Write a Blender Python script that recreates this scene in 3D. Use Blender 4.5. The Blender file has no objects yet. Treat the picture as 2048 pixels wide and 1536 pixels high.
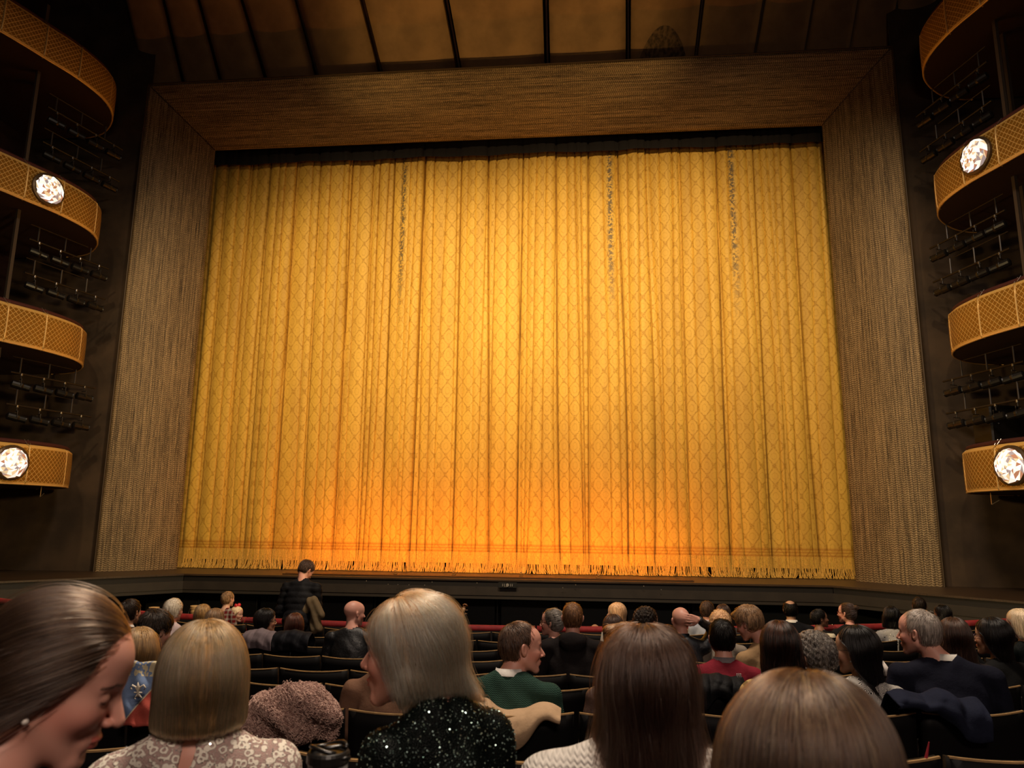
import bpy, math, random
import numpy as np
from mathutils import Vector, Matrix
random.seed(7); RNG = np.random.default_rng(7)
PI = math.pi
SC = bpy.context.scene
COL = SC.collection

# ---------------------------------------------------------------- camera
F_PX, PITCH, YAW, ROLL = 1441.3, 0.1833, 0.0980, 0.0100
CAM = np.array([2.04, 0.0, 1.40])
_f = np.array([-math.sin(YAW)*math.cos(PITCH), math.cos(YAW)*math.cos(PITCH), math.sin(PITCH)])
_r = np.array([math.cos(YAW), math.sin(YAW), 0.0]); _u = np.cross(_r, _f)
C_R = math.cos(ROLL)*_r + math.sin(ROLL)*_u; C_U = -math.sin(ROLL)*_r + math.cos(ROLL)*_u; C_F = _f
cd = bpy.data.cameras.new('camera'); cam = bpy.data.objects.new('camera', cd); COL.objects.link(cam)
cd.sensor_width = 36.0; cd.lens = F_PX*36.0/2048; cd.clip_start = 0.05; cd.clip_end = 200
cam.matrix_world = Matrix(((C_R[0], C_U[0], -C_F[0], CAM[0]), (C_R[1], C_U[1], -C_F[1], CAM[1]), (C_R[2], C_U[2], -C_F[2], CAM[2]), (0, 0, 0, 1)))
SC.camera = cam
cd.dof.use_dof = True; cd.dof.focus_distance = 9.0; cd.dof.aperture_fstop = 7.0

def at(x, y, depth):
    """point seen at pixel (x, y) of the photograph at this depth along the lens axis"""
    return CAM + depth*(C_F + C_R*(x-1024)/F_PX + C_U*(768-y)/F_PX)

# ---------------------------------------------------------------- world, exposure, lights
w = bpy.data.worlds.new('world'); SC.world = w; w.use_nodes = True
w.node_tree.nodes['Background'].inputs[0].default_value = (0.9, 0.6, 0.4, 1)
w.node_tree.nodes['Background'].inputs[1].default_value = 0.002
SC.view_settings.view_transform = 'Standard'; SC.view_settings.look = 'None'
SC.view_settings.exposure = 0.0; SC.view_settings.gamma = 1.0; SC.view_settings.use_curve_mapping = False
SC.cycles.max_bounces = 5; SC.cycles.diffuse_bounces = 2; SC.cycles.glossy_bounces = 3
SC.cycles.transparent_max_bounces = 6; SC.cycles.use_denoising = True

def aim(o, tgt):
    o.rotation_euler = (Vector(tgt)-o.location).to_track_quat('-Z', 'Y').to_euler()
def spot(name, loc, tgt, energy, col, deg, blend=0.6, size=0.15):
    d = bpy.data.lights.new(name, 'SPOT'); d.energy = energy; d.color = col; d.spot_size = math.radians(deg)
    d.spot_blend = blend; d.shadow_soft_size = size
    o = bpy.data.objects.new(name, d); COL.objects.link(o); o.location = loc; aim(o, tgt); return o
def area(name, loc, tgt, energy, col, sx, sy):
    d = bpy.data.lights.new(name, 'AREA'); d.energy = energy; d.color = col; d.shape = 'RECTANGLE'; d.size = sx; d.size_y = sy
    o = bpy.data.objects.new(name, d); COL.objects.link(o); o.location = loc; aim(o, tgt); return o
AMB = (1.0, 0.72, 0.38)
for i, (x, tx, tz, e) in enumerate([(-6, -3.2, 7.2, 1.0), (-1.5, 0.0, 7.6, 1.05), (3, 3.0, 7.8, 1.05), (6.5, 6.4, 8.2, 0.6), (-7, -6.5, 6.0, 0.45)]):
    spot('curtain_spot', (x, 1.5, 15.5), (tx, 18.6, tz), 6800*e, AMB, 30, 1.0, 0.2)
spot('curtain_wash', (-5, 3.0, 15.0), (-3.5, 18.6, 4.2), 5400, AMB, 57, 1.0, 0.3)
spot('curtain_wash', (5, 3.0, 15.0), (3.5, 18.6, 4.2), 5400, AMB, 57, 1.0, 0.3)
area('footlight', (-0.3, 17.35, 0.10), (-0.3, 18.9, 1.6), 190, (1.0, 0.30, 0.03), 9.6, 0.12)
for s in (-1, 1): spot('ceiling_wash', (s*9.0, 12.2, 7.3), (s*.2, 16.6, 15.2), 1350, (1.0, 0.60, 0.19), 42, 1.0, 0.15)
area('house_light', (2.2, 5.5, 13.0), (1.8, 4.0, 0), 1450, (1.0, 0.82, 0.64), 3.0, 1.0)
area('house_light', (3.6, -3.5, 6.0), (1.6, 3.0, 0.5), 215, (1.0, 0.78, 0.64), 2.5, 0.8)
for s in (-1, 1):
    spot('box_fill', (-s*3.0, 6.0, 3.2), (s*10.1, 14.4, 2.6), 2100, (1.0, 0.71, 0.32), 58, 1.0, 0.3)  # added fill spots in mid-air over the stalls, brightening the balcony fronts

ORD = 'zeroth first second third fourth fifth sixth seventh eighth ninth tenth eleventh twelfth thirteenth fourteenth fifteenth sixteenth seventeenth eighteenth nineteenth twentieth twenty-first twenty-second twenty-third twenty-fourth twenty-fifth twenty-sixth twenty-seventh twenty-eighth twenty-ninth thirtieth thirty-first thirty-second thirty-third'.split()
# ---------------------------------------------------------------- object helpers
def props(o, label=None, cat=None, group=None, kind=None):
    if label: o['label'] = label
    if cat: o['category'] = cat
    if group: o['group'] = group
    if kind: o['kind'] = kind
    return o
def empty(name, loc, label=None, cat=None, group=None, kind=None):
    o = bpy.data.objects.new(name, None); COL.objects.link(o); o.location = tuple(float(v) for v in loc)
    o.empty_display_size = 0.1
    return props(o, label, cat, group, kind)
def wloc(o):
    v = Vector((0, 0, 0))
    while o is not None:
        v += o.location; o = o.parent
    return v
def mesh(name, V, Fc, mat, parent=None, smooth=True, col=None, uv=None, **kw):
    """V in world coordinates; the object's origin goes to its parent's origin (parents are never rotated here)"""
    V = np.asarray(V, dtype=np.float64)
    org = np.array(wloc(parent)) if parent is not None else np.array([V[:, 0].mean(), V[:, 1].mean(), V[:, 2].min()])
    me = bpy.data.meshes.new(name); me.from_pydata((V-org).tolist(), [], Fc if isinstance(Fc, list) else Fc.tolist())
    if smooth: me.polygons.foreach_set('use_smooth', [True]*len(me.polygons))
    if col is not None:
        a = me.color_attributes.new('Col', 'FLOAT_COLOR', 'POINT')
        a.data.foreach_set('color', np.hstack([col, np.ones((len(col), 1))]).astype(np.float32).ravel())
    if uv is not None:
        l = me.uv_layers.new(name='UVMap'); idx = np.empty(len(me.loops), dtype=np.int32); me.loops.foreach_get('vertex_index', idx)
        l.data.foreach_set('uv', np.asarray(uv, dtype=np.float32)[idx].ravel())
    for m in (mat if isinstance(mat, (list, tuple)) else [mat]): me.materials.append(m)
    o = bpy.data.objects.new(name, me); COL.objects.link(o)
    if parent is not None: o.parent = parent
    else: o.location = org.tolist()
    return props(o, **kw)
class MB:
    def __init__(s): s.V = []; s.F = []
    def add(s, V, Fc):
        b = len(s.V); s.V += [tuple(map(float, v)) for v in V]; s.F += [tuple(int(i)+b for i in f) for f in Fc]; return s
    def box(s, c, d, rot=0.0, bev=0.0):
        cx, cy, cz = c; x, y, z = d[0]/2, d[1]/2, d[2]/2; cr, sr = math.cos(rot), math.sin(rot)
        b = min(bev, x*.9, y*.9, z*.9)
        if b <= 0:
            P = [(a*x, e*y, g*z) for g in (-1, 1) for a, e in ((-1, -1), (1, -1), (1, 1), (-1, 1))]
            Fc = [(0, 3, 2, 1), (4, 5, 6, 7), (0, 1, 5, 4), (1, 2, 6, 5), (2, 3, 7, 6), (3, 0, 4, 7)]
        else:
            P = []
            for zz, i in ((-z, b), (-z+b, 0), (z-b, 0), (z, b)):
                xx, yy = x-i, y-i
                P += [(-xx+b, -yy, zz), (xx-b, -yy, zz), (xx, -yy+b, zz), (xx, yy-b, zz), (xx-b, yy, zz), (-xx+b, yy, zz), (-xx, yy-b, zz), (-xx, -yy+b, zz)]
            Fc = [tuple(range(7, -1, -1)), tuple(range(24, 32))]
            for k in range(3):
                for j in range(8): Fc.append((k*8+j, k*8+(j+1) % 8, k*8+8+(j+1) % 8, k*8+8+j))
        return s.add([(cx+a*cr-e*sr, cy+a*sr+e*cr, cz+g) for a, e, g in P], Fc)
    def tube(s, pts, r, n=8, r2=None):
        pts = [np.array(p, float) for p in pts]; m = len(pts); rs = r if hasattr(r, '__len__') else [r+(0 if r2 is None else (r2-r)*i/(m-1)) for i in range(m)]
        V = []; up = np.array([0.0, 0, 1])
        for i, p in enumerate(pts):
            t = pts[min(i+1, m-1)]-pts[max(i-1, 0)]; t = t/(np.linalg.norm(t)+1e-9)
            a = np.cross(t, up if abs(t[2]) < .95 else np.array([1.0, 0, 0])); a /= np.linalg.norm(a); b = np.cross(t, a)
            V += [p+rs[i]*(math.cos(2*PI*k/n)*a+math.sin(2*PI*k/n)*b) for k in range(n)]
        Fc = [(i*n+k, i*n+(k+1) % n, (i+1)*n+(k+1) % n, (i+1)*n+k) for i in range(m-1) for k in range(n)]
        Fc += [tuple(range(n-1, -1, -1)), tuple((m-1)*n+k for k in range(n))]
        return s.add(V, Fc)
    def lathe(s, c, prof, n=20, axis=None):
        c = np.array(c, float); ax = np.array(axis if axis is not None else (0, 0, 1.0)); ax = ax/np.linalg.norm(ax)
        a = np.cross(ax, (0, 0, 1.0) if abs(ax[2]) < .9 else (1.0, 0, 0)); a /= np.linalg.norm(a); b = np.cross(ax, a)
        V = []
        for r, h in prof: V += [c+ax*h+r*(math.cos(2*PI*k/n)*a+math.sin(2*PI*k/n)*b) for k in range(n)]
        Fc = [(i*n+k, i*n+(k+1) % n, (i+1)*n+(k+1) % n, (i+1)*n+k) for i in range(len(prof)-1) for k in range(n)]
        Fc += [tuple(range(n-1, -1, -1)), tuple((len(prof)-1)*n+k for k in range(n))]
        return s.add(V, Fc)
    def build(s, name, mat, parent=None, smooth=False, **kw): return mesh(name, s.V, s.F, mat, parent, smooth, **kw)
def grid(nu, nv, fn):
    """fn(u index array, v index array) -> (N,3); quads"""
    U, Vv = np.meshgrid(np.arange(nu), np.arange(nv), indexing='ij')
    P = fn(U.ravel(), Vv.ravel()); i = (U[:-1, :-1]*nv+Vv[:-1, :-1]).ravel()
    return P, np.stack([i, i+nv, i+nv+1, i+1], 1)

# ---------------------------------------------------------------- materials
def newmat(name):
    m = bpy.data.materials.new(name); m.use_nodes = True; nt = m.node_tree
    return m, nt, nt.nodes['Principled BSDF']
class N:
    """tiny node-graph helper"""
    def __init__(s, nt): s.nt = nt
    def n(s, t, **kw):
        nd = s.nt.nodes.new(t)
        for k, v in kw.items(): setattr(nd, k, v)
        return nd
    def put(s, sock, v):
        if hasattr(v, 'is_output') or isinstance(v, bpy.types.NodeSocket): s.nt.links.new(v, sock)
        else: sock.default_value = v
    def m(s, op, a, b=None, c=None, clamp=False):
        nd = s.n('ShaderNodeMath', operation=op, use_clamp=clamp); s.put(nd.inputs[0], a)
        if b is not None: s.put(nd.inputs[1], b)
        if c is not None: s.put(nd.inputs[2], c)
        return nd.outputs[0]
    def mix(s, f, a, b, mode='MIX'):
        nd = s.n('ShaderNodeMix', data_type='RGBA', blend_type=mode); s.put(nd.inputs[0], f)
        for i, v in ((6, a), (7, b)): s.put(nd.inputs[i], (*v, 1) if isinstance(v, tuple) and len(v) == 3 else v)
        return nd.outputs[2]
    def coord(s, kind='Object', scale=(1, 1, 1), rot=(0, 0, 0)):
        t = s.n('ShaderNodeTexCoord'); mp = s.n('ShaderNodeMapping'); s.nt.links.new(t.outputs[kind], mp.inputs[0])
        mp.inputs['Scale'].default_value = scale; mp.inputs['Rotation'].default_value = rot; return mp.outputs[0]
    def noise(s, vec, scale, detail=3.0, rough=0.55):
        t = s.n('ShaderNodeTexNoise'); s.nt.links.new(vec, t.inputs['Vector']); t.inputs['Scale'].default_value = scale
        t.inputs['Detail'].default_value = detail; t.inputs['Roughness'].default_value = rough; return t.outputs[0]
    def voro(s, vec, scale, feature='F1', out=0):
        t = s.n('ShaderNodeTexVoronoi', feature=feature); s.nt.links.new(vec, t.inputs['Vector']); t.inputs['Scale'].default_value = scale
        return t.outputs[out]
    def ramp(s, f, lo, hi):
        nd = s.n('ShaderNodeMapRange', interpolation_type='SMOOTHSTEP'); s.put(nd.inputs[0], f); nd.inputs[1].default_value = lo; nd.inputs[2].default_value = hi; return nd.outputs[0]
    def bump(s, h, strength, dist=0.01):
        b = s.n('ShaderNodeBump'); b.inputs['Strength'].default_value = strength; b.inputs['Distance'].default_value = dist
        s.nt.links.new(h, b.inputs['Height']); return b.outputs[0]
_mc = {}
def plain(name, col, rough=0.6, metal=0.0, spec=0.5, var=0.0, scale=20, bump=0.0, sheen=0.0, stretch=(1, 1, 1), emis=None):
    key = (name, col, rough)
    if key in _mc: return _mc[key]
    m, nt, b = newmat(name); g = N(nt)
    b.inputs['Base Color'].default_value = (*col, 1); b.inputs['Roughness'].default_value = rough; b.inputs['Metallic'].default_value = metal
    b.inputs['Specular IOR Level'].default_value = spec
    if sheen: b.inputs['Sheen Weight'].default_value = sheen; b.inputs['Sheen Roughness'].default_value = .4; b.inputs['Sheen Tint'].default_value = (*[min(1, c*3+.1) for c in col], 1)
    if var or bump:
        f = g.noise(g.coord('Object', stretch), scale, 4)
        if var: nt.links.new(g.mix(g.ramp(f, .3, .7), tuple(c*(1-var) for c in col), tuple(min(1, c*(1+var)) for c in col)), b.inputs['Base Color'])
        if bump: nt.links.new(g.bump(f, bump, .01), b.inputs['Normal'])
    if emis: b.inputs['Emission Color'].default_value = (*emis[0], 1); b.inputs['Emission Strength'].default_value = emis[1]
    _mc[key] = m; return m

def curtain_mat():
    m, nt, b = newmat('gold_damask'); g = N(nt)
    t = g.n('ShaderNodeTexCoord'); s = g.n('ShaderNodeSeparateXYZ'); nt.links.new(t.outputs['UV'], s.inputs[0])
    obj = t.outputs['Object']; u, v = s.outputs[0], s.outputs[1]
    nz = g.noise(obj, 20.0, 3)
    a = g.m('ADD', g.m('MULTIPLY', u, 2*PI/0.36), g.m('MULTIPLY', g.m('SUBTRACT', nz, .5), 1.1)); c = g.m('MULTIPLY', v, 2*PI/0.50)
    # ogee lattice: zero contour of cos(u)+cos(v) bent by a harmonic, a ring and a bloom inside every cell
    lat = g.m('ADD', g.m('ADD', g.m('COSINE', a), g.m('COSINE', c)), g.m('MULTIPLY', g.m('COSINE', g.m('MULTIPLY', c, 2.0)), .12))
    al = g.m('ABSOLUTE', lat)
    line = g.m('SUBTRACT', 1.0, g.ramp(al, .16, .38))
    ring = g.m('SUBTRACT', 1.0, g.ramp(g.m('ABSOLUTE', g.m('SUBTRACT', al, 1.45)), .05, .22))
    leaf = g.ramp(g.noise(obj, 26.0, 3), .45, .58)
    pat = g.m('MULTIPLY', g.m('MAXIMUM', line, g.m('MULTIPLY', ring, .5)), g.m('ADD', g.m('MULTIPLY', leaf, .6), .4), clamp=True)
    # three worn bands where the nap has darkened
    base = g.mix(g.ramp(g.noise(g.coord('UV', (1.2, .12, 1)), 3.0, 3), .3, .7), (0.62, 0.36, 0.055), (0.76, 0.46, 0.070))
    colr = g.mix(g.m('MULTIPLY', pat, .62), base, (0.36, 0.165, 0.010))
    so = g.n('ShaderNodeSeparateXYZ'); nt.links.new(obj, so.inputs[0])
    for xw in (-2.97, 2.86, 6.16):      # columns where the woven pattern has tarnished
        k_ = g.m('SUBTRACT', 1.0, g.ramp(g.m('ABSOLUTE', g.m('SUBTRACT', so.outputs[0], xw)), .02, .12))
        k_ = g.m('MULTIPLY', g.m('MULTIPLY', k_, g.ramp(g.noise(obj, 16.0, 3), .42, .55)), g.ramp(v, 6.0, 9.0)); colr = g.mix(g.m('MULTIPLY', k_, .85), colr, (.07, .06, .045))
    hem = g.m('MULTIPLY', g.m('LESS_THAN', v, .74), g.m('GREATER_THAN', v, .50))
    hl = g.m('GREATER_THAN', g.m('SINE', g.m('MULTIPLY', v, 2*PI/.075)), .25)
    colr = g.mix(g.m('MULTIPLY', hem, g.m('ADD', .25, g.m('MULTIPLY', hl, .45))), colr, (0.42, 0.16, 0.014))
    nt.links.new(colr, b.inputs['Base Color']); b.inputs['Roughness'].default_value = .55; b.inputs['Specular IOR Level'].default_value = .25
    b.inputs['Sheen Weight'].default_value = .15; b.inputs['Sheen Tint'].default_value = (1, .7, .3, 1)
    nt.links.new(g.bump(pat, .35, .01), b.inputs['Normal'])
    return m
def portal_mat(name, along):
    """woven gold chain mesh; along = object axis the chains run on"""
    m, nt, b = newmat(name); g = N(nt)
    s = g.n('ShaderNodeSeparateXYZ'); t = g.n('ShaderNodeTexCoord'); nt.links.new(t.outputs['UV'], s.inputs[0]); u, v = s.outputs[0], s.outputs[1]
    st = g.noise(g.coord('UV', (.45, 24, 1)), 1.0, 5, .7); st2 = g.noise(g.coord('UV', (2.2, 85, 1)), 1.0, 3, .7)
    # scallop rows across the chain
    wob = g.m('SINE', g.m('ADD', g.m('MULTIPLY', u, 2*PI/.052), g.m('MULTIPLY', g.m('SINE', g.m('MULTIPLY', v, 2*PI/.105)), 1.35)))
    k = g.ramp(wob, -.2, .8)
    dark = (0.040, 0.025, 0.012); mid = (0.40, 0.26, 0.125); hi = (0.86, 0.64, 0.34)
    f = g.m('ADD', g.m('MULTIPLY', g.ramp(st, .36, .66), .6), g.m('MULTIPLY', g.ramp(st2, .38, .64), .45))
    c = g.mix(f, dark, mid); c = g.mix(g.m('MULTIPLY', k, .6), g.mix(.35, c, (.02, .012, .006)), g.mix(f, (0.08, .05, .022), hi))
    sp = g.ramp(g.noise(t.outputs['Object'], 60, 1), .68, .72)
    c = g.mix(sp, c, (.8, .6, .3))
    nt.links.new(c, b.inputs['Base Color']); b.inputs['Roughness'].default_value = .5; b.inputs['Metallic'].default_value = .3
    nt.links.new(g.bump(g.m('ADD', g.m('MULTIPLY', k, .6), st), .5, .02), b.inputs['Normal'])
    return m
def lattice_mat():
    m, nt, b = newmat('gilded_lattice'); g = N(nt)
    s = g.n('ShaderNodeSeparateXYZ'); t = g.n('ShaderNodeTexCoord'); nt.links.new(t.outputs['UV'], s.inputs[0]); u, v = s.outputs[0], s.outputs[1]
    def tri(x): return g.m('ABSOLUTE', g.m('SUBTRACT', g.m('FRACT', x), .5))
    n = g.m('MULTIPLY', g.noise(t.outputs['UV'], 3.0, 2), .25)
    a = tri(g.m('ADD', g.m('MULTIPLY', g.m('ADD', u, v), 8.6), n)); c = tri(g.m('ADD', g.m('MULTIPLY', g.m('SUBTRACT', u, v), 8.6), n))
    line = g.m('MAXIMUM', g.ramp(a, .40, .48), g.ramp(c, .40, .48))
    edge = g.m('MAXIMUM', g.ramp(g.m('ABSOLUTE', g.m('SUBTRACT', v, .42)), .345, .385), 0.0)
    k = g.m('MAXIMUM', line, edge)
    colr = g.mix(k, g.mix(g.noise(t.outputs['UV'], 2.5), (.24, .105, .010), (.36, .17, .02)), (.86, .55, .17))
    nt.links.new(colr, b.inputs['Base Color']); b.inputs['Roughness'].default_value = .42; b.inputs['Metallic'].default_value = .25
    nt.links.new(g.bump(k, .6, .01), b.inputs['Normal'])
    return m
def skin_mat(name='skin'):
    m, nt, b = newmat(name); g = N(nt)
    a = g.n('ShaderNodeAttribute', attribute_name='Col'); f = g.noise(g.coord('Object'), 60, 3)
    nt.links.new(g.mix(g.m('MULTIPLY', f, .25), a.outputs[0], (1.0, .82, .75), 'MULTIPLY'), b.inputs['Base Color'])
    b.inputs['Roughness'].default_value = .48; b.inputs['Specular IOR Level'].default_value = .4
    b.inputs['Subsurface Weight'].default_value = .12; b.inputs['Subsurface Radius'].default_value = (.012, .004, .002); b.inputs['Subsurface Scale'].default_value = 1.0
    nt.links.new(g.bump(g.noise(g.coord('Object'), 500, 2), .06, .002), b.inputs['Normal'])
    return m
def hairbase_mat(col, col2):
    m, nt, b = newmat('hair_under'); g = N(nt)
    f = g.noise(g.coord('Object', (110, 110, 6)), 1.0, 3)
    nt.links.new(g.mix(g.ramp(f, .35, .65), tuple(c*.75 for c in col), tuple(c*1.0 for c in col2)), b.inputs['Base Color'])
    b.inputs['Roughness'].default_value = .6; b.inputs['Specular IOR Level'].default_value = .12
    nt.links.new(g.bump(f, .7, .01), b.inputs['Normal'])
    return m
def strand_mat(col, col2, rough=.24):
    m = bpy.data.materials.new('hair_strand'); m.use_nodes = True; nt = m.node_tree; nt.nodes.clear(); g = N(nt)
    out = g.n('ShaderNodeOutputMaterial'); h = g.n('ShaderNodeBsdfHairPrincipled'); hi = g.n('ShaderNodeHairInfo')
    h.parametrization = 'COLOR'; h.inputs['Roughness'].default_value = rough; h.inputs['Radial Roughness'].default_value = .45; h.inputs['IOR'].default_value = 1.45
    r = g.n('ShaderNodeMapRange'); nt.links.new(hi.outputs['Random'], r.inputs[0]); r.inputs[1].default_value = .15; r.inputs[2].default_value = .85
    nt.links.new(g.mix(r.outputs[0], col, col2), h.inputs['Color']); nt.links.new(h.outputs[0], out.inputs[0]); return m

# ---------------------------------------------------------------- the place: portal, curtain, stage, ceiling, walls, pit
ST = dict(kind='structure')
BLACK = plain('matt_black', (.006, .0055, .005), .7)
DARKWOOD = plain('dark_brown_wall', (.064, .039, .021), .75, var=.35, scale=1.2, bump=.15)
MAROON = plain('dark_maroon', (.020, .005, .004), .8, var=.3, scale=2)
YC, YO, HW, HWO, ZI, ZO = 18.38, 17.15, 8.5, 9.89, 11.80, 13.15

def portal():
    root = empty('proscenium_frame', (0, YO, 0), 'wide brown gold mesh picture frame surrounding the amber curtain', 'proscenium frame')
    T = np.array([0, 0, .04, .10, .2, .35, .5, .65, .8, .92, .97, 1.0, 1.0, 1.0]); n = len(T)
    D = YC-(YC-YO)*np.clip(T, 0, 1)**1.0 - .16*np.sin(PI*np.clip(T, 0, 1)) ; D[0] = YC+.05; D[1] = YC+.01; D[-2] = YO+.12; D[-1] = YO+.6
    D[-3] = YO
    cum = np.concatenate([[0], np.cumsum(np.hypot(np.diff(T)*1.39, np.diff(D)))])
    nz = 40
    for s in (-1, 1):
        def fn(a, b):
            t = T[b]; x = s*(HW+(HWO-HW)*t); ztop = ZI+(ZO-ZI)*t; z = ztop*a/(nz-1)
            return np.stack([x, D[b], z], 1)
        P, Q = grid(nz, n, fn); a = np.repeat(np.arange(nz), n); b = np.tile(np.arange(n), nz)
        mesh('side_panel', P, Q if s < 0 else Q[:, ::-1], PM, root, uv=np.stack([P[:, 2], cum[b]+(3 if s > 0 else 0)], 1))
    def fn(a, b):
        t = T[b]; hw = HW+(HWO-HW)*t; x = -hw+2*hw*a/(79); return np.stack([x, D[b], ZI+(ZO-ZI)*t], 1)
    P, Q = grid(80, n, fn); b = np.tile(np.arange(n), 80)
    mesh('header_panel', P, Q, PM, root, uv=np.stack([P[:, 0], cum[b]+7], 1))
    mb = MB()
    for s in (-1, 1): mb.tube([(s*(HWO+.015), YO-.01, 0), (s*(HWO+.015), YO-.01, ZO+.02)], .022, 6)
    mb.tube([(-HWO-.02, YO-.01, ZO+.02), (HWO+.02, YO-.01, ZO+.02)], .018, 6)
    for s in (-1, 1): mb.tube([(s*(HW+(HWO-HW)*t), D_-.012, ZI+(ZO-ZI)*t) for t, D_ in zip(T[1:-2], D[1:-2])], .016, 5)
    for k in range(7): mb.tube([(-9+3*k, YO+.02, ZO), (-9+3*k, YO+.02, ZO+.07)], .012, 5)
    mb.build('edge_bead', plain('bronze_bead', (.07, .045, .022), .5, .3), root)
PM = portal_mat('gold_chain_mesh', 2)
portal()

def fold_profile(xs, zs):
    """depth of the hanging cloth: cusped pleats of uneven width that wander and merge on the way down"""
    rng = np.random.default_rng(21)
    d = np.zeros((len(xs), len(zs))); zn = zs/12.0
    for (w0, w1, amp_t, amp_b, pw) in ((.17, .42, .075, .04, .36), (.55, 1.05, .13, .20, .30)):
        e = [-9.9]
        while e[-1] < 10.0: e.append(e[-1]+rng.uniform(w0, w1))
        e = np.array(e); drift = rng.normal(0, .05, len(e)); drift2 = rng.normal(0, .03, len(e)); am = rng.uniform(.35, 1.0, len(e))
        for j, z in enumerate(zn):
            ez = np.sort(e+drift*(1-z)*2+drift2*math.sin(z*5))
            i = np.clip(np.searchsorted(ez, xs)-1, 0, len(e)-2)
            s = np.clip((xs-ez[i])/np.maximum(ez[i+1]-ez[i], .05), 0, 1)
            am_z = am[i]*(amp_b+(amp_t-amp_b)*z)
            sk = s**(1.5)
            d[:, j] -= am_z*np.abs(np.sin(PI*sk))**pw
            k1, k2 = (.22, .014) if w0 > .5 else (.08, .010)
            d[:, j] += k1*am[i]**1.5*(1-.35*z)*np.exp(-(np.minimum(xs-ez[i], ez[np.minimum(i+1, len(ez)-1)]-xs)/k2)**2)
    return d
def curtain():
    YP = 18.98
    root = empty('stage_curtain', (0, YP, 0), 'tall pleated amber damask house curtain with fringed hem, lowered on the stage', 'curtain')
    xs = np.linspace(-9.5, 9.5, 2800); zs = np.concatenate([np.linspace(.24, .8, 8), np.linspace(1.0, 12.5, 46)])
    d = fold_profile(xs, zs)
    seg = np.hypot(np.diff(xs), np.diff(d[:, 25])); u = np.concatenate([[0], np.cumsum(seg)])
    P, Q = grid(len(xs), len(zs), lambda a, b: np.stack([xs[a], YP+d[a, b], zs[b]], 1))
    uv = np.stack([np.repeat(u, len(zs)), np.tile(zs, len(xs))], 1)
    cm = curtain_mat(); mesh('curtain_cloth', P, Q, cm, root, uv=uv)
    # fringe: corded tassels hanging from the hem and fanning out where they meet the boards
    rng = np.random.default_rng(5); V = []; Fc = []; k = 0
    uf = np.concatenate([[0], np.cumsum(np.hypot(np.diff(xs), np.diff(d[:, 0])))]); xf = np.interp(np.sort(rng.uniform(.05, uf[-1]-.05, 3000)), uf, xs); dz = np.interp(xf, xs, d[:, 0]); ph = np.interp(xf, xs, d[:, 0]-d[:, 30])
    for i, x in enumerate(xf):
        y = YP+dz[i]-.012+rng.uniform(0, .03); le = math.sin(x*5.1+math.sin(x*1.7)*2)*.035+rng.normal(0, .045); w = .0062
        out = rng.uniform(.0, .07)
        path = [(x, y, .52), (x+le*.08, y-.005, .34), (x+le*.35, y-.015, .17), (x+le*.8, y-.03-out*.5, .06), (x+le*1.25, y-.05-out, .012)]
        for p in path: V += [(p[0]-w, p[1], p[2]), (p[0], p[1]-w*1.5, p[2]), (p[0]+w, p[1], p[2])]
        for a in range(4):
            for b in (0, 1): Fc.append((k+a*3+b, k+a*3+b+1, k+a*3+4+b, k+a*3+3+b))
        k += 15
    mesh('fringe', V, Fc, plain('fringe_cord', (.66, .37, .055), .6, var=.25, scale=40), root)
    # dark sheet added as the header's shadow on the curtain, edge waving with pleats
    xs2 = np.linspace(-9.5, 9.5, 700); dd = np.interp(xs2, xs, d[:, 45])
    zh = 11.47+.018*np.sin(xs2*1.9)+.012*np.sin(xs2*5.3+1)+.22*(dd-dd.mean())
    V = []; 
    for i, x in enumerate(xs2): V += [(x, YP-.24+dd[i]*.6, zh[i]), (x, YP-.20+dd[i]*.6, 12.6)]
    props(mesh('header_shadow', V, [(2*i, 2*i+2, 2*i+3, 2*i+1) for i in range(699)], plain('header_shadow_black', (.008, .005, .004), .9)),
          'narrow black sheet shaped as the shadow of the frame header on the amber curtain', 'shadow sheet')
curtain()

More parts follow.
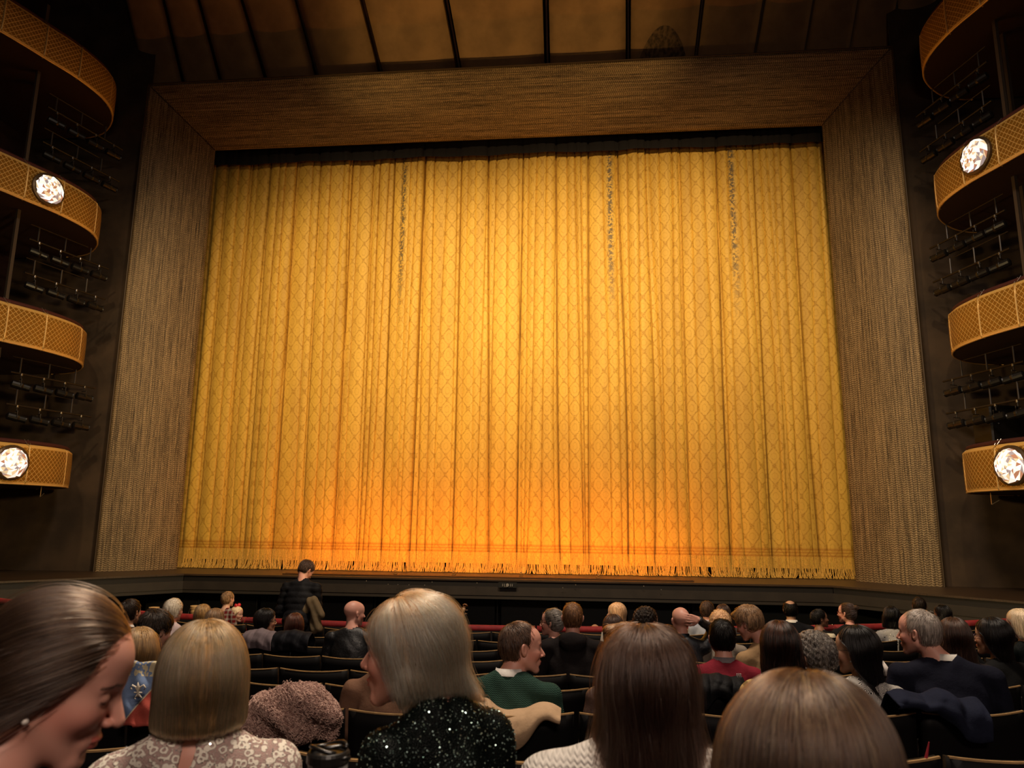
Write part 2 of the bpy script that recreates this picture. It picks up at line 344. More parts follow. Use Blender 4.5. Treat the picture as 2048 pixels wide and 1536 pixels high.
# stage platform: boards, lip and a three-banded fascia that turns towards the house at each side
EDGE = [(-13.5, 9.2), (-10.2, 14.05), (-7.5, 17.0), (7.5, 17.0), (10.2, 14.05), (13.5, 9.2)]
def stage():
    root = empty('stage_platform', (0, 17, -.5), 'low dark stage platform with banded fascia beneath the curtain', 'stage')
    mb = MB(); top = [(x, y, 0.0) for x, y in EDGE]+[(13.5, 22, 0), (-13.5, 22, 0)]; n = len(top)
    mb.add(top+[(x, y, -.04) for x, y, z in top], [tuple(range(n)), tuple(range(2*n-1, n-1, -1))]+[(i, (i+1) % n+0, (i+1) % n+n, i+n)[::-1] for i in range(n)])
    mb.build('stage_floor', plain('stage_boards', (.060, .034, .017), .45, var=.25, scale=6, stretch=(.3, 8, 1)), root)
    def band(name, z0, z1, off, mat):
        mb = MB()
        for (x0, y0), (x1, y1) in zip(EDGE[:-1], EDGE[1:]):
            L = math.hypot(x1-x0, y1-y0); a = math.atan2(y1-y0, x1-x0); nx, ny = math.sin(a), -math.cos(a)
            mb.box(((x0+x1)/2-nx*off, (y0+y1)/2-ny*off, (z0+z1)/2), (L+.02, .06, z1-z0), a)
        mb.build(name, mat, root)
    band('upper_band', -.17, -.04, .07, plain('fascia_dark', (.008, .0055, .0045), .6))
    band('lower_band', -.36, -.17, .03, plain('fascia_taupe', (.032, .024, .018), .55, var=.15, scale=3))
    band('kick_strip', -.44, -.36, .05, plain('fascia_strip', (.034, .027, .021), .5))
    mb = MB(); mb.box((.32, 16.87+.06, -.115), (.42, .03, .12)); lb = mb.build('socket_plate', BLACK, root)
    mb = MB()
    for dx in (-.11, -.07, .07, .11): mb.box((.32+dx, 16.9, -.115), (.014, .02, .055))
    mb.lathe((.32, 16.905, -.115), [(.036, 0), (.036, .012), (.026, .014)], 12, (0, -1, 0))
    mb.build('socket_ring', plain('socket_metal', (.35, .32, .28), .4, .3), lb)
    r = random.Random(3)
    for k in range(14):
        x = r.uniform(-3.5, 4.5); mb = MB(); mb.lathe((x, 16.9, r.choice([-.08, -.15, -.15])), [(.012, 0), (.009, .008)], 6, (0, -1, 0))
        mb.build('screw_head', plain('screw_steel', (.7, .65, .55), .3, .8), root)
stage()
ft = empty('footlight_trough', (-.3, 17.32, 0), 'long slim trough glowing orange along the stage edge', 'footlight')
mb = MB(); mb.box((-.3, 17.26, .015), (9.7, .05, .03)); mb.box((-.3, 17.44, .015), (9.7, .05, .03)); mb.build('trough', plain('trough_metal', (.10, .05, .02), .4, .5), ft)
mb = MB(); mb.box((-.3, 17.35, .010), (9.6, .12, .012)); mb.build('lamp_strip', plain('orange_gel', (.5, .1, .01), .4, emis=((1.0, .26, .02), .55)), ft)
for ci, x in enumerate((-2.55, -1.1, .55, 2.4)):
    mb = MB(); mb.box((x, 17.9, .02), (.10, .05, .04), bev=.01); mb.box((x, 17.9, .07), (.04, .03, .07), bev=.01); mb.lathe((x, 17.87, .085), [(.025, 0), (.03, .03), (.0, .035)], 8, (0, -1, 0))
    props(mb.build('floor_clamp', plain('clamp_black', (.02, .015, .01), .5)), 'small black floor clamp at the foot of the curtain fringe, %s from the left' % ORD[ci+1], 'clamp', 'clamps at the curtain foot')

# orchestra pit under the stage lip
def pit():
    mb = MB(); mb.box((0, 14.5, -2.6), (27, 14, .1)); mb.build('floor_2', BLACK, None, **ST)
    mb = MB(); mb.box((0, 18.6, -1.5), (26, .1, 2.2)); mb.build('wall_pit', plain('pit_wall', (.010, .011, .010), .6), None, **ST)
    for i in range(12):
        x = -8.25+1.5*i; mb = MB(); mb.box((x, 17.9, -1.5), (1.36, .05, 2.05), bev=.01)
        p = mb.build('pit_wall_panel', plain('pit_panel' if i % 3 else 'pit_panel_grey', (.010, .012, .011) if i % 3 else (.020, .021, .019), .5))
        props(p, 'tall dark wall panel at the back of the orchestra pit, %s from the left' % ORD[i+1], 'wall panel', 'dark panels in the orchestra pit')
        mb = MB(); mb.box((x+.74, 17.85, -1.5), (.03, .05, 2.05)); mb.build('upright', plain('pit_upright', (.05, .052, .048), .4, .3), p)
pit()

# raked floor of the stalls, rows gently curved round the pit
ROWY = {-3: -.5, -2: .5, -1: 1.5, 0: 2.5, 1: 3.53, 2: 4.53, 3: 5.52, 4: 6.5, 5: 7.5, 6: 8.4, 7: 9.3}
ROWZ = {-3: .95, -2: .87, -1: .75, 0: .63, 1: .51, 2: .40, 3: .28, 4: .19, 5: .10, 6: .045, 7: .0}
_ky = np.array([ROWY[k] for k in range(-3, 8)]); _kz = np.array([ROWZ[k] for k in range(-3, 8)])
def floor_z(x, y): return float(np.interp(y-x*x/40, _ky, _kz))-.85
P, Q = grid(28, 46, lambda a, b: np.stack([-13.5+a*1.0, -5+b*(15.2+5)/45.0*1.0, np.zeros(len(a))], 1))
P[:, 1] = np.minimum(P[:, 1], 10.15+P[:, 0]**2/36); P[:, 2] = [floor_z(p[0], p[1]) for p in P]
mesh('floor', P, Q[:, :], plain('floor_carpet', (.016, .006, .005), .95, var=.4, scale=30), None, **ST)

def rail():
    root = empty('orchestra_rail', (0, 10.2, -.9), 'curved orchestra pit rail topped with red velvet pads', 'rail')
    yy = lambda x: 10.16+x*x/36
    xs = np.linspace(-11.5, 11.5, 60); mb = MB(); V = []
    for x in xs: V += [(x, yy(x), -2.5), (x, yy(x), -.12), (x, yy(x)+.08, -.12), (x, yy(x)+.08, -2.5)]
    mb.add(V, [(4*i+a, 4*i+4+a, 4*i+5+a, 4*i+1+a) for i in range(59) for a in range(3)]); mb.build('rail_wall', BLACK, root)
    VEL = plain('red_velvet', (.24, .010, .012), .75, sheen=.6, var=.2, scale=15)
    e = np.linspace(-11.5, 11.5, 12)+.35
    for a, b in zip(e[:-1], e[1:]):
        pts = [(x, yy(x)+.04, -.095) for x in np.linspace(a+.012, b-.012, 7)]
        mb = MB(); mb.tube(pts, .048, 10); c = mb.build('velvet_pad', VEL, root, smooth=True)
        mb = MB(); mb.tube([(b-.03, yy(b)-.012, -.14), (b-.03, yy(b)-.012, -.085), (b-.03, yy(b)+.03, -.045)], .005, 5); mb.build('pad_clip', plain('clip_brass', (.6, .42, .2), .3, .8), c)
rail()

# walls either side of the portal and of the hall, black void over them
for s, nm in ((-1, 'left'), (1, 'right')):
    mb = MB(); mb.add([(s*9.93, 17.35, -.0), (s*14.2, 16.95, -.0), (s*14.2, 16.95, 18), (s*9.93, 17.35, 18)], [(0, 1, 2, 3) if s > 0 else (3, 2, 1, 0)])
    mb.build('wall_'+nm, DARKWOOD, None, **ST)
    mb = MB(); mb.box((s*13.2, 6, 7), (.2, 23, 22)); mb.build('wall_%s_side' % nm, MAROON, None, **ST)
mb = MB(); mb.box((0, -5.2, 7), (27, .2, 22)); mb.build('wall_back', MAROON, None, **ST)
mb = MB(); mb.box((0, 6, 18.1), (28, 26, .2)); mb.build('ceiling', BLACK, None, **ST)
mb = MB(); mb.box((0, 19.9, 6.5), (26, .1, 13.5)); mb.build('wall_front', BLACK, None, **ST)
mb = MB(); mb.add([(-14, 18.45, 13.2), (14, 18.45, 13.2), (14, 18.45, 18), (-14, 18.45, 18)], [(0, 1, 2, 3)]); mb.build('wall_above_frame', BLACK, None, **ST)

def plane_hit(px, py, p0, nrm):
    d = at(px, py, 1.0)-CAM; t = np.dot(np.array(p0)-CAM, nrm)/np.dot(d, nrm); return CAM+d*t
def ceiling_panels():
    p0 = (0, 18.2, 13.35); dr = np.array([0, -1, 1.22]); nrm = np.cross([1, 0, 0], dr); nrm = nrm/np.linalg.norm(nrm)
    J = [((290, 172), (250, 0)), ((364, 150), (328, 0)), ((440, 155), (398, 0)), ((530, 150), (484, 0)), ((632, 145), (592, 0)), ((760, 140), (724, 0)), ((916, 128), (892, 0)), ((1095, 128), (1092, 0)),
         ((1257, 120), (1257, 0)), ((1393, 110), (1406, 0)), ((1511, 105), (1529, 0)), ((1611, 100), (1628, 0)), ((1701, 95), (1717, 0)), ((1778, 90), (1796, 0)), ((1850, 80), (1874, 0))]
    L = []
    for b, t in J:
        B = plane_hit(*b, p0, nrm); T = plane_hit(*t, p0, nrm); d = (T-B)/(T-B)[2]
        L.append((B+d*(13.0-B[2]), B+d*(17.2-B[2])))
    pm = plain('ceiling_plaster', (.30, .175, .075), .8, var=.22, scale=1.3)
    mj = plain('ceiling_joint', (.12, .075, .05), .5)
    for i in range(len(L)-1):
        (b0, t0), (b1, t1) = L[i], L[i+1]; V = []; nu, nv = 9, 8
        off = -nrm if nrm[1] > 0 else nrm
        def pt(u, v, back):
            B = b0+(b1-b0)*u; T = t0+(t1-t0)*u; bul = .10*math.sin(PI*min(max(u, 0), 1))**.5
            return B+(T-B)*v+off*(bul-back)
        for a in range(nu):
            for c in range(nv): V.append(pt(.035+.93*a/(nu-1), c/(nv-1), 0))
        Q = [(a*nv+c, (a+1)*nv+c, (a+1)*nv+c+1, a*nv+c+1) for a in range(nu-1) for c in range(nv-1)]
        base = len(V)
        for a in (0, nu-1):
            for c in range(nv): V.append(pt(.035+.93*a/(nu-1), c/(nv-1), .3))
        Q += [(c, c+1, base+c+1, base+c) for c in range(nv-1)]+[((nu-1)*nv+c, (nu-1)*nv+c+1, base+nv+c+1, base+nv+c) for c in range(nv-1)]
        p = mesh('ceiling_panel', V, Q, pm)
        props(p, 'brown plaster ceiling panel sloping up above the frame header, %s from the left' % ORD[i+1], 'ceiling panel', 'fanned ceiling panels over the proscenium')
        mb = MB(); e = [pt(1.0, v, .12) for v in (0, .5, 1)]; mb.tube(e, .03, 6); mb.build('joint_strip', mj, p)
        if i == 8:
            p['label'] = 'brown ceiling panel with a dark scuffed water stain'; del p['group']
            C = at(1345, 85, 1); V = [pt(.08+.84*u, 0, -.012) for u in (0, .5, 1)]
            sv = []; 
            for a in range(13):
                u = a/12; h = math.sin(PI*u)**.7*.30
                for c in range(4): sv.append(pt(.1+.8*u, .09+h*c/3*.75, -.006))
            sm, nt, b = newmat('water_stain'); g = N(nt); b.inputs['Roughness'].default_value = .9
            nt.links.new(g.mix(g.ramp(g.noise(g.coord('Object', (5, 5, 1)), 2.2, 4), .35, .65), (.06, .038, .02), (.20, .12, .055)), b.inputs['Base Color'])
            mesh('stain_patch', sv, [(a*4+c, a*4+4+c, a*4+5+c, a*4+1+c) for a in range(12) for c in range(3)], sm, p)
ceiling_panels()

# ---------------------------------------------------------------- balcony fronts with jewel lamps
PATH = np.array([(12.6, 7.2), (11.6, 9.4), (10.75, 11.6), (10.28, 13.0), (10.08, 13.7), (9.88, 14.42), (9.82, 15.25), (10.0, 15.88), (10.38, 16.40), (10.95, 16.85), (11.6, 17.02)])
def resample(P, n):
    P = np.asarray(P, float); Q = [P[0]]+list(P)+[P[-1]]; out = []; m = 12
    Q = [2*P[0]-P[1]]+list(P)+[2*P[-1]-P[-2]]
    for i in range(1, len(Q)-2):
        for t in np.linspace(0, 1, m, endpoint=False):
            a, b, c, d = Q[i-1], Q[i], Q[i+1], Q[i+2]
            out.append(.5*((2*b)+(-a+c)*t+(2*a-5*b+4*c-d)*t*t+(-a+3*b-3*c+d)*t**3))
    out.append(P[-1]); out = np.array(out); s = np.concatenate([[0], np.cumsum(np.hypot(*np.diff(out, axis=0).T))])
    si = np.linspace(0, s[-1], n); return np.stack([np.interp(si, s, out[:, k]) for k in (0, 1)], 1), si, s, out
LAT = lattice_mat(); BRASS = plain('gold_rib', (.85, .55, .2), .35, .35); PAD = plain('maroon_pad', (.055, .008, .008), .7)
SOFF = plain('balcony_soffit', (.028, .010, .007), .8)
WORD = {0: 'lowest', 1: 'second', 2: 'third', 3: 'top'}
def jewel(parentless_loc, nrm, label):
    c = np.array(parentless_loc); nrm = np.array(nrm)/np.linalg.norm(nrm); a = np.cross(nrm, (0, 0, 1.0)); a /= np.linalg.norm(a); b = np.cross(a, nrm)
    root = empty('jewel_lamp', c, label, 'lamp')
    mb = MB(); mb.lathe(c+nrm*.0, [(.37, 0), (.37, .05), (.335, .07)], 32, nrm); mb.build('rim', plain('lamp_rim', (.12, .08, .045), .4, .6), root, smooth=False)
    rng = np.random.default_rng(int(abs(c[2]*100))); V = []; Fc = []; rings = [(.0, .17, 1), (.075, .165, 8), (.15, .15, 16), (.215, .13, 16), (.28, .10, 16), (.335, .06, 16)]
    idx = []
    for r, h, n in rings:
        row = []
        for k in range(n):
            an = 2*PI*(k+(.5 if len(idx) % 2 else 0))/n; rr = r*(1+rng.uniform(-.07, .07)*(r < .3)); row.append(len(V)); V.append(c+nrm*(h+rng.uniform(-.012, .012))+a*rr*math.cos(an)+b*rr*math.sin(an))
        idx.append(row)
    for k in range(8): Fc.append((idx[0][0], idx[1][k], idx[1][(k+1) % 8]))
    for k in range(16): Fc += [(idx[1][(k//2) % 8], idx[2][k], idx[2][(k+1) % 16])]
    for k in range(8): Fc += [(idx[1][k], idx[2][(2*k+2) % 16], idx[1][(k+1) % 8])]
    for q in (2, 3, 4):
        for k in range(16): Fc += [(idx[q][k], idx[q+1][k], idx[q+1][(k+1) % 16]), (idx[q][k], idx[q+1][(k+1) % 16], idx[q][(k+1) % 16])]
    mats = []
    for i, (cc, e) in enumerate([((1, .93, .85), .80), ((1, .80, .50), .5), ((.62, .56, .64), .22), ((1, .97, .95), 1.35), ((.75, .38, .25), .25)]):
        m = plain('jewel_glass_%d' % i, cc, .12, emis=(cc, e)); mats.append(m)
    o = mesh('faceted_glass', V, Fc, mats, root, smooth=False)
    for p in o.data.polygons: p.material_index = int(rng.choice(5, p=[.34, .18, .16, .22, .10]))
for s, side in ((-1, 'left'), (1, 'right')):
    for t, (z0, z1, jw) in enumerate([(1.99, 2.86, True), (4.93, 5.81, False), (8.11, 8.98, True), (11.55, 12.42, False)]):
        pth = PATH*(1.0, 1.0); P2, si, s0, fine = resample(pth, 120); P2 = P2*(s, 1)
        tan = np.gradient(P2, axis=0); tan /= np.linalg.norm(tan, axis=1)[:, None]; nr = np.stack([-tan[:, 1], tan[:, 0]], 1)*(s)
        if (nr[60]*np.array([-s, 0])).sum() < 0: nr = -nr
        root = empty('balcony', (s*11, 14, z0), '%s balcony on the %s with gold lattice front%s' % (WORD[t], side, ' and round jewel lamp' if jw else ''), 'balcony')
        seams_y = [9.3, 11.2, 12.75, 13.66, 14.45, 15.62]; e = [0]+[int(np.argmin(np.abs(P2[:, 1]-y))) for y in seams_y]+[119]
        prof = [(.0, .0), (.055, .015), (.07, .06), (.075, .25), (.075, .6), (.065, .80), (.0, .86)]
        for a, b in zip(e[:-1], e[1:]):
            V = []; uv = []
            for i in range(a, b+1):
                for o_, h in prof: V.append((P2[i, 0]+nr[i, 0]*o_, P2[i, 1]+nr[i, 1]*o_, z0+h)); uv.append((si[i], h))
            n = len(prof); Q = [(i*n+k, (i+1)*n+k, (i+1)*n+k+1, i*n+k+1) for i in range(b-a) for k in range(n-1)]
            mesh('front_panel', V, [q[::-1] for q in Q] if s > 0 else Q, LAT, root, uv=uv)
            mb = MB(); p = P2[b]; q = nr[b]; mb.tube([(p[0]+q[0]*(o_+.006), p[1]+q[1]*(o_+.006), z0+h) for o_, h in prof], .018 if b != e[-2] else .008, 6); mb.build('seam_rib', BRASS, root, smooth=True)
        mb = MB(); mb.tube([(P2[i, 0]+nr[i, 0]*.05, P2[i, 1]+nr[i, 1]*.05, z0+.01) for i in range(0, 120, 2)], .022, 6); mb.build('bottom_moulding', BRASS, root, smooth=True)
        mb = MB(); mb.tube([(P2[i, 0]-nr[i, 0]*.05, P2[i, 1]-nr[i, 1]*.05, z0+.90) for i in range(0, 120, 2)], .055, 8); mb.build('rail_pad', PAD, root, smooth=True)
        V = []
        for i in range(0, 120, 3): V += [(P2[i, 0]+nr[i, 0]*.03, P2[i, 1]+nr[i, 1]*.03, z0), (s*13.1, min(P2[i, 1], 16.95), z0-.02), (P2[i, 0], P2[i, 1], z0+.25), (s*13.1, min(P2[i, 1], 16.95), z0+.25)]
        Q = [(4*i+a, 4*i+4+a, 4*i+5+a, 4*i+1+a) for i in range(39) for a in (0, 2)]
        mesh('soffit', V, Q, SOFF, root, smooth=False)
        for j in e[2:6]:
            for dd in (-.05, .05):
                mb = MB(); i2 = min(119, j); mb.tube([(P2[i2, 0]+nr[i2, 0]*.03, P2[i2, 1]+dd, z0+.86), (P2[i2, 0]-nr[i2, 0]*.05, P2[i2, 1]+dd, z0+.965)], .006, 5)
                mb.build('pad_clip', plain('clip_steel', (.5, .45, .4), .3, .8), root)
        if jw:
            i = int(np.argmin(np.abs(P2[:, 1]-14.06))); jewel((P2[i, 0]+nr[i, 0]*.08, P2[i, 1]+nr[i, 1]*.08, z0+.44), (nr[i, 0], nr[i, 1], 0.0), 'round faceted jewel lamp glowing on the %s balcony at the %s' % (WORD[t], side))

# lighting positions between the balconies: steel ladder, pipes and black spotlights
STEEL = plain('rig_steel', (.03, .025, .022), .45, .5); LAMPB = plain('rig_black', (.014, .012, .011), .35, .2); GLINT = plain('rig_clamp', (.22, .20, .18), .3, .8)
def fixture(c, d, label, group):
    c = np.array(c); d = np.array(d)/np.linalg.norm(d)
    root = empty('spotlight', c, label, 'spotlight', group)
    mb = MB(); mb.lathe(c-d*.18, [(.05, 0), (.085, .02), (.09, .2), (.075, .24), (.075, .36), (.082, .38)], 12, d); mb.build('lamp_body', LAMPB, root)
    mb = MB(); mb.lathe(c+d*.20, [(.074, 0), (.05, .012), (.0, .016)], 12, d); mb.build('lens', plain('lens_glass', (.05, .05, .06), .08, spec=1.0), root)
    sd = np.cross(d, (0, 0, 1)); sd /= np.linalg.norm(sd)
    mb = MB(); mb.tube([c+sd*.10, c+sd*.10+np.array([0, 0, .14]), c-sd*.10+np.array([0, 0, .14]), c-sd*.10], .010, 5); mb.tube([c+np.array([0, 0, .14]), c+np.array([0, 0, .27])], .014, 6)
    mb.build('yoke', STEEL, root)
    mb = MB(); mb.box(c+np.array([0, 0, .25]), (.05, .05, .07), bev=.01); mb.build('clamp', GLINT, root)
def rigs():
    for s, side in ((-1, 'left'), (1, 'right')):
        lad = empty('rig_ladder', (s*10.75, 14.4, 0), 'tall steel post pair holding lighting pipes behind the %s balcony ends' % side, 'lighting ladder')
        for (x, y) in ((10.55, 14.1), (10.95, 14.55)):
            mb = MB(); mb.box((s*x, y, 7.6), (.07, .07, 11.4), .3*s); mb.build('post', plain('post_paint', (.060, .042, .030), .6), lad)
        for t, (za, zb) in enumerate(((2.9, 4.9), (5.85, 8.1), (9.0, 11.5))):
            for j, fz in enumerate((.30, .66)):
                z = za+(zb-za)*fz; p0 = np.array([s*10.55, 14.5, z+.25]); p1 = np.array([s*10.05, 16.6, z+.25])
                pr = empty('lighting_pipe', p0, '%s dark lighting pipe of the pair above the %s %s balcony' % (('lower', 'upper')[j], WORD[t], side), 'pipe')
                mb = MB(); mb.tube([p0, p1], .024, 8); mb.tube([p0+np.array([0, 0, .35]), p0+(p1-p0)*.7+np.array([0, 0, .35])], .012, 6); mb.build('pipe', STEEL, pr)
                for k in range(3): mb = MB(); q = p0+(p1-p0)*(.1+.32*k); mb.tube([q, q+np.array([0, 0, .36])], .016, 6); mb.build('hanger', plain('hanger_grey', (.07, .06, .055), .4, .4), pr)
                for k in range(4):
                    q = p0+(p1-p0)*(.12+.25*k)-np.array([0, 0, .27])
                    fixture(q, (-s*.75+.1*k*s, 1.0-.1*j, -.25+.05*k), 'black spotlight on the %s pipe above the %s %s balcony, %s from the frame' % (('lower', 'upper')[j], WORD[t], side, ('fourth', 'third', 'second', 'nearest')[k]), 'spotlights above the %s %s balcony' % (WORD[t], side))
        hb = MB(); hb.tube([(s*10.1, 15.3, 1.75), (s*10.1, 15.3, 1.98)], .008, 5); hb.tube([(s*10.1, 15.3, 1.75), (s*10.1+.12, 15.25, 1.83)], .008, 5)
        props(hb.build('hook', plain('hook_metal', (.7, .62, .5), .3, .7)), 'small bent metal hook hanging under the lowest %s balcony' % side, 'hook')
    mb = MB(); mb.box((10.9, 16.3, 3.45), (.75, .5, .8), .3, .03); sp = mb.build('wall_speaker', LAMPB); props(sp, 'boxy black loudspeaker standing on the lowest right balcony', 'loudspeaker')
    mb = MB(); mb.lathe((10.78, 16.0, 3.45), [(.02, 0), (.015, .01)], 8, (-.3, -1, 0)); mb.build('badge', GLINT, sp)
rigs()

# ---------------------------------------------------------------- signed-distance modelling (one skin per body)
def ell(P, c, r):
    q = (P-np.array(c, np.float32)); k0 = np.linalg.norm(q/np.array(r, np.float32), axis=1); k1 = np.linalg.norm(q/np.array(r, np.float32)**2, axis=1)
    return k0*(k0-1)/np.maximum(k1, 1e-6)
def rc(P, a, b, ra, rb, flat=None):
    a = np.array(a, np.float32); b = np.array(b, np.float32); ba = b-a; pa = P-a
    h = np.clip(pa@ba/max(float(ba@ba), 1e-9), 0, 1); return np.linalg.norm(pa-h[:, None]*ba, axis=1)-(ra+(rb-ra)*h)
def smin(a, b, k):
    h = np.clip(.5+.5*(b-a)/k, 0, 1); return b+(a-b)*h-k*h*(1-h)
def smax(a, b, k): return -smin(-a, -b, k)
def snet(F, xs, ys, zs):
    nx, ny, nz = len(xs), len(ys), len(zs)
    P = np.stack(np.meshgrid(xs, ys, zs, indexing='ij'), -1).reshape(-1, 3).astype(np.float32)
    V = np.empty(len(P), np.float32)
    for i in range(0, len(P), 400000): V[i:i+400000] = F(P[i:i+400000])
    V = V.reshape(nx, ny, nz); S = V < 0; G = P.reshape(nx, ny, nz, 3)
    def sl(d): return tuple(slice(d[k], (nx, ny, nz)[k]-1+d[k]) for k in range(3))
    acc = np.zeros((nx-1, ny-1, nz-1, 3), np.float32); cnt = np.zeros((nx-1, ny-1, nz-1), np.float32)
    C = [(i, j, k) for i in (0, 1) for j in (0, 1) for k in (0, 1)]
    for a in C:
        for ax in range(3):
            if a[ax]: continue
            b = list(a); b[ax] = 1; b = tuple(b)
            va, vb = V[sl(a)], V[sl(b)]; m = (va < 0) != (vb < 0)
            if not m.any(): continue
            t = (va[m]/(va[m]-vb[m]))[:, None]; acc[m] += G[sl(a)][m]*(1-t)+G[sl(b)][m]*t; cnt[m] += 1
    act = cnt > 0; idx = -np.ones(cnt.shape, np.int64); idx[act] = np.arange(act.sum()); VV = acc[act]/cnt[act][:, None]
    Q = []
    for ax in range(3):
        u, v = [(1, 2), (2, 0), (0, 1)][ax]
        lo = [slice(1, n-1) for n in (nx, ny, nz)]; lo[ax] = slice(0, (nx, ny, nz)[ax]-1); hi = list(lo); hi[ax] = slice(1, (nx, ny, nz)[ax])
        sa, sb = S[tuple(lo)], S[tuple(hi)]; w = np.argwhere(sa != sb)
        if not len(w): continue
        st = np.array([1, 1, 1]); st[ax] = 0; c = w+st; inn = sa[tuple(w.T)]
        def at_(du, dv):
            q = c.copy(); q[:, u] -= du; q[:, v] -= dv; return idx[tuple(q.T)]
        q = np.stack([at_(1, 1), at_(0, 1), at_(0, 0), at_(1, 0)], 1); q[~inn] = q[~inn][:, ::-1]; Q.append(q)
    return VV, np.concatenate(Q)
def axis(lo, hi, fines, H):
    """uneven grid line: fines = [(a, b, h)], coarse step H elsewhere"""
    pts = [lo]
    while pts[-1] < hi:
        p = pts[-1]; h = H
        for a, b, hh in fines:
            if a-1e-6 <= p < b: h = min(h, hh)
        if h == H:
            for a, b, hh in fines:
                if p < a < p+H: h = min(h, max(a-p, hh))
        pts.append(p+h)
    return np.array(pts, np.float32)
def grad(F, P, e=.002):
    g = np.stack([F(P+np.array(d, np.float32)*e)-F(P-np.array(d, np.float32)*e) for d in ((1, 0, 0), (0, 1, 0), (0, 0, 1))], 1)
    return g/np.maximum(np.linalg.norm(g, axis=1), 1e-6)[:, None]
def rotm(yaw, pitch, roll):
    """columns: right, forward, up; yaw + turns to the left, pitch + nods down, roll + leans to the right shoulder"""
    m = Matrix.Rotation(math.radians(yaw), 3, 'Z') @ Matrix.Rotation(-math.radians(pitch), 3, 'X') @ Matrix.Rotation(math.radians(roll), 3, 'Y')
    return np.array(m, dtype=np.float32)

# head space: x right, y forward, z up, origin between the ears; crown +.12, chin -.115
def skull(P): return smin(ell(P, (0, -.016, .034), (.0745, .096, .085)), ell(P, (0, .012, .0), (.066, .075, .09)), .03)
def head_sdf(P, fem=False, child=False, eyes=True, slim=1.0, jaw=1.0):
    P = P/np.array([slim, 1, 1], np.float32)
    Pm = np.abs(P*np.array([1, 0, 0], np.float32))+P*np.array([0, 1, 1], np.float32)
    d = ell(P, (0, -.016, .034), (.0745, .096, .085))
    d = smin(d, ell(P, (0, .030, -.022), (.056*jaw, .060, .078)), .03)
    d = smin(d, ell(P, (0, .045, .045), (.055, .045, .048)), .03)
    d = smin(d, rc(Pm, (.050*jaw, .005, -.050), (.016*jaw, .068, -.094), .020, .017), .028)
    d = smin(d, ell(P, (0, .076, -.098), (.020, .016, .014)), .02)
    d = smin(d, ell(Pm, (.036, .062, -.022), (.022, .022, .020)), .03)      # cheek
    br = .006 if fem or child else .009
    d = smin(d, rc(Pm, (.040, .070, .022), (.010, .084, .020), br, br), .016)  # brow
    d = smax(d, -ell(Pm, (.031, .098, .004), (.019, .020, .013)), .012)      # socket
    d = smin(d, ell(Pm, (.0305, .0745, .004), (.0150, .0135, .0125)), .004)   # lidded eye
    nl = .108 if child else .116
    d = smin(d, rc(P, (0, .084, .014), (0, nl-.005, -.027), .0075, .0105), .009)
    d = smin(d, ell(Pm, (.0115, .098, -.032), (.0075, .0095, .0065)), .006)
    d = smax(d, -ell(Pm, (.006, .103, -.041), (.0035, .005, .004)), .003)
    d = smin(d, ell(P, (0, .083, -.062), (.027, .014, .020)), .014)
    d = smin(d, ell(P, (0, .094, -.0575), (.022, .0075, .0048)), .004)
    d = smin(d, ell(P, (0, .092, -.0680), (.019, .0080, .0058)), .004)
    d = smax(d, -ell(P, (0, .103, -.0625), (.021, .010, .0014)), .003)
    d = smax(d, -ell(P, (0, .097, -.081), (.018, .008, .006)), .010)
    # ear: tilted shell with a hollow
    E = Pm-np.array([.0735, -.006, -.004], np.float32); ca, sa = math.cos(.22), math.sin(.22)
    E = np.stack([E[:, 0]*.87+E[:, 1]*.48, (-E[:, 0]*.48+E[:, 1]*.87)*ca+E[:, 2]*sa, -E[:, 1]*sa+E[:, 2]*ca], 1)
    e = ell(E, (.006, 0, 0), (.0085, .0175, .030)); e = smax(e, -ell(E, (.015, .002, .003), (.008, .0105, .019)), .004)
    d = smin(d, e, .006)
    return d

def hand_prims(wr, d, nrm, side, curl=.35, sc=1.0, spread=.16):
    """wrist position, finger direction, palm normal (towards the palm side), side +1: thumb along cross(d, nrm)"""
    wr = np.array(wr, float); d = np.array(d, float); d /= np.linalg.norm(d); nrm = np.array(nrm, float); nrm -= nrm@d*d; nrm /= np.linalg.norm(nrm)
    lat = np.cross(d, nrm)*side; L = []
    k0 = wr+d*.085*sc
    for j, (o, ln) in enumerate(((.030, .072), (.010, .082), (-.010, .076), (-.029, .060))):
        k = k0+lat*o*sc+d*(-.006*abs(j-1))*sc; L.append((wr+lat*o*.45*sc+d*.01*sc, k, .015*sc, .0115*sc))
        p = k; an = curl*.6; dd = d+lat*o*spread*12*.25; dd /= np.linalg.norm(dd)
        for q, f in enumerate((.45, .31, .24)):
            v = dd*math.cos(an)+nrm*math.sin(an); n2 = p+v*ln*f*sc; L.append((p, n2, (.0098-.0012*q)*sc, (.0088-.0014*q)*sc)); p = n2; an += curl
    t0 = wr+lat*.022*sc+d*.02*sc; t1 = t0+(d*.55+lat*.65+nrm*.35)*.042*sc; t2 = t1+(d*.85+lat*.3+nrm*.3)*.034*sc; t3 = t2+(d*.95+nrm*.35)*.027*sc
    L += [(t0, t1, .016*sc, .0125*sc), (t1, t2, .0118*sc, .010*sc), (t2, t3, .0100*sc, .0078*sc)]
    return L

SKIN = skin_mat()
TONE = {'fair': (.62, .36, .26), 'pink': (.66, .33, .25), 'tan': (.48, .27, .17), 'brown': (.25, .12, .07), 'pale': (.68, .43, .33)}

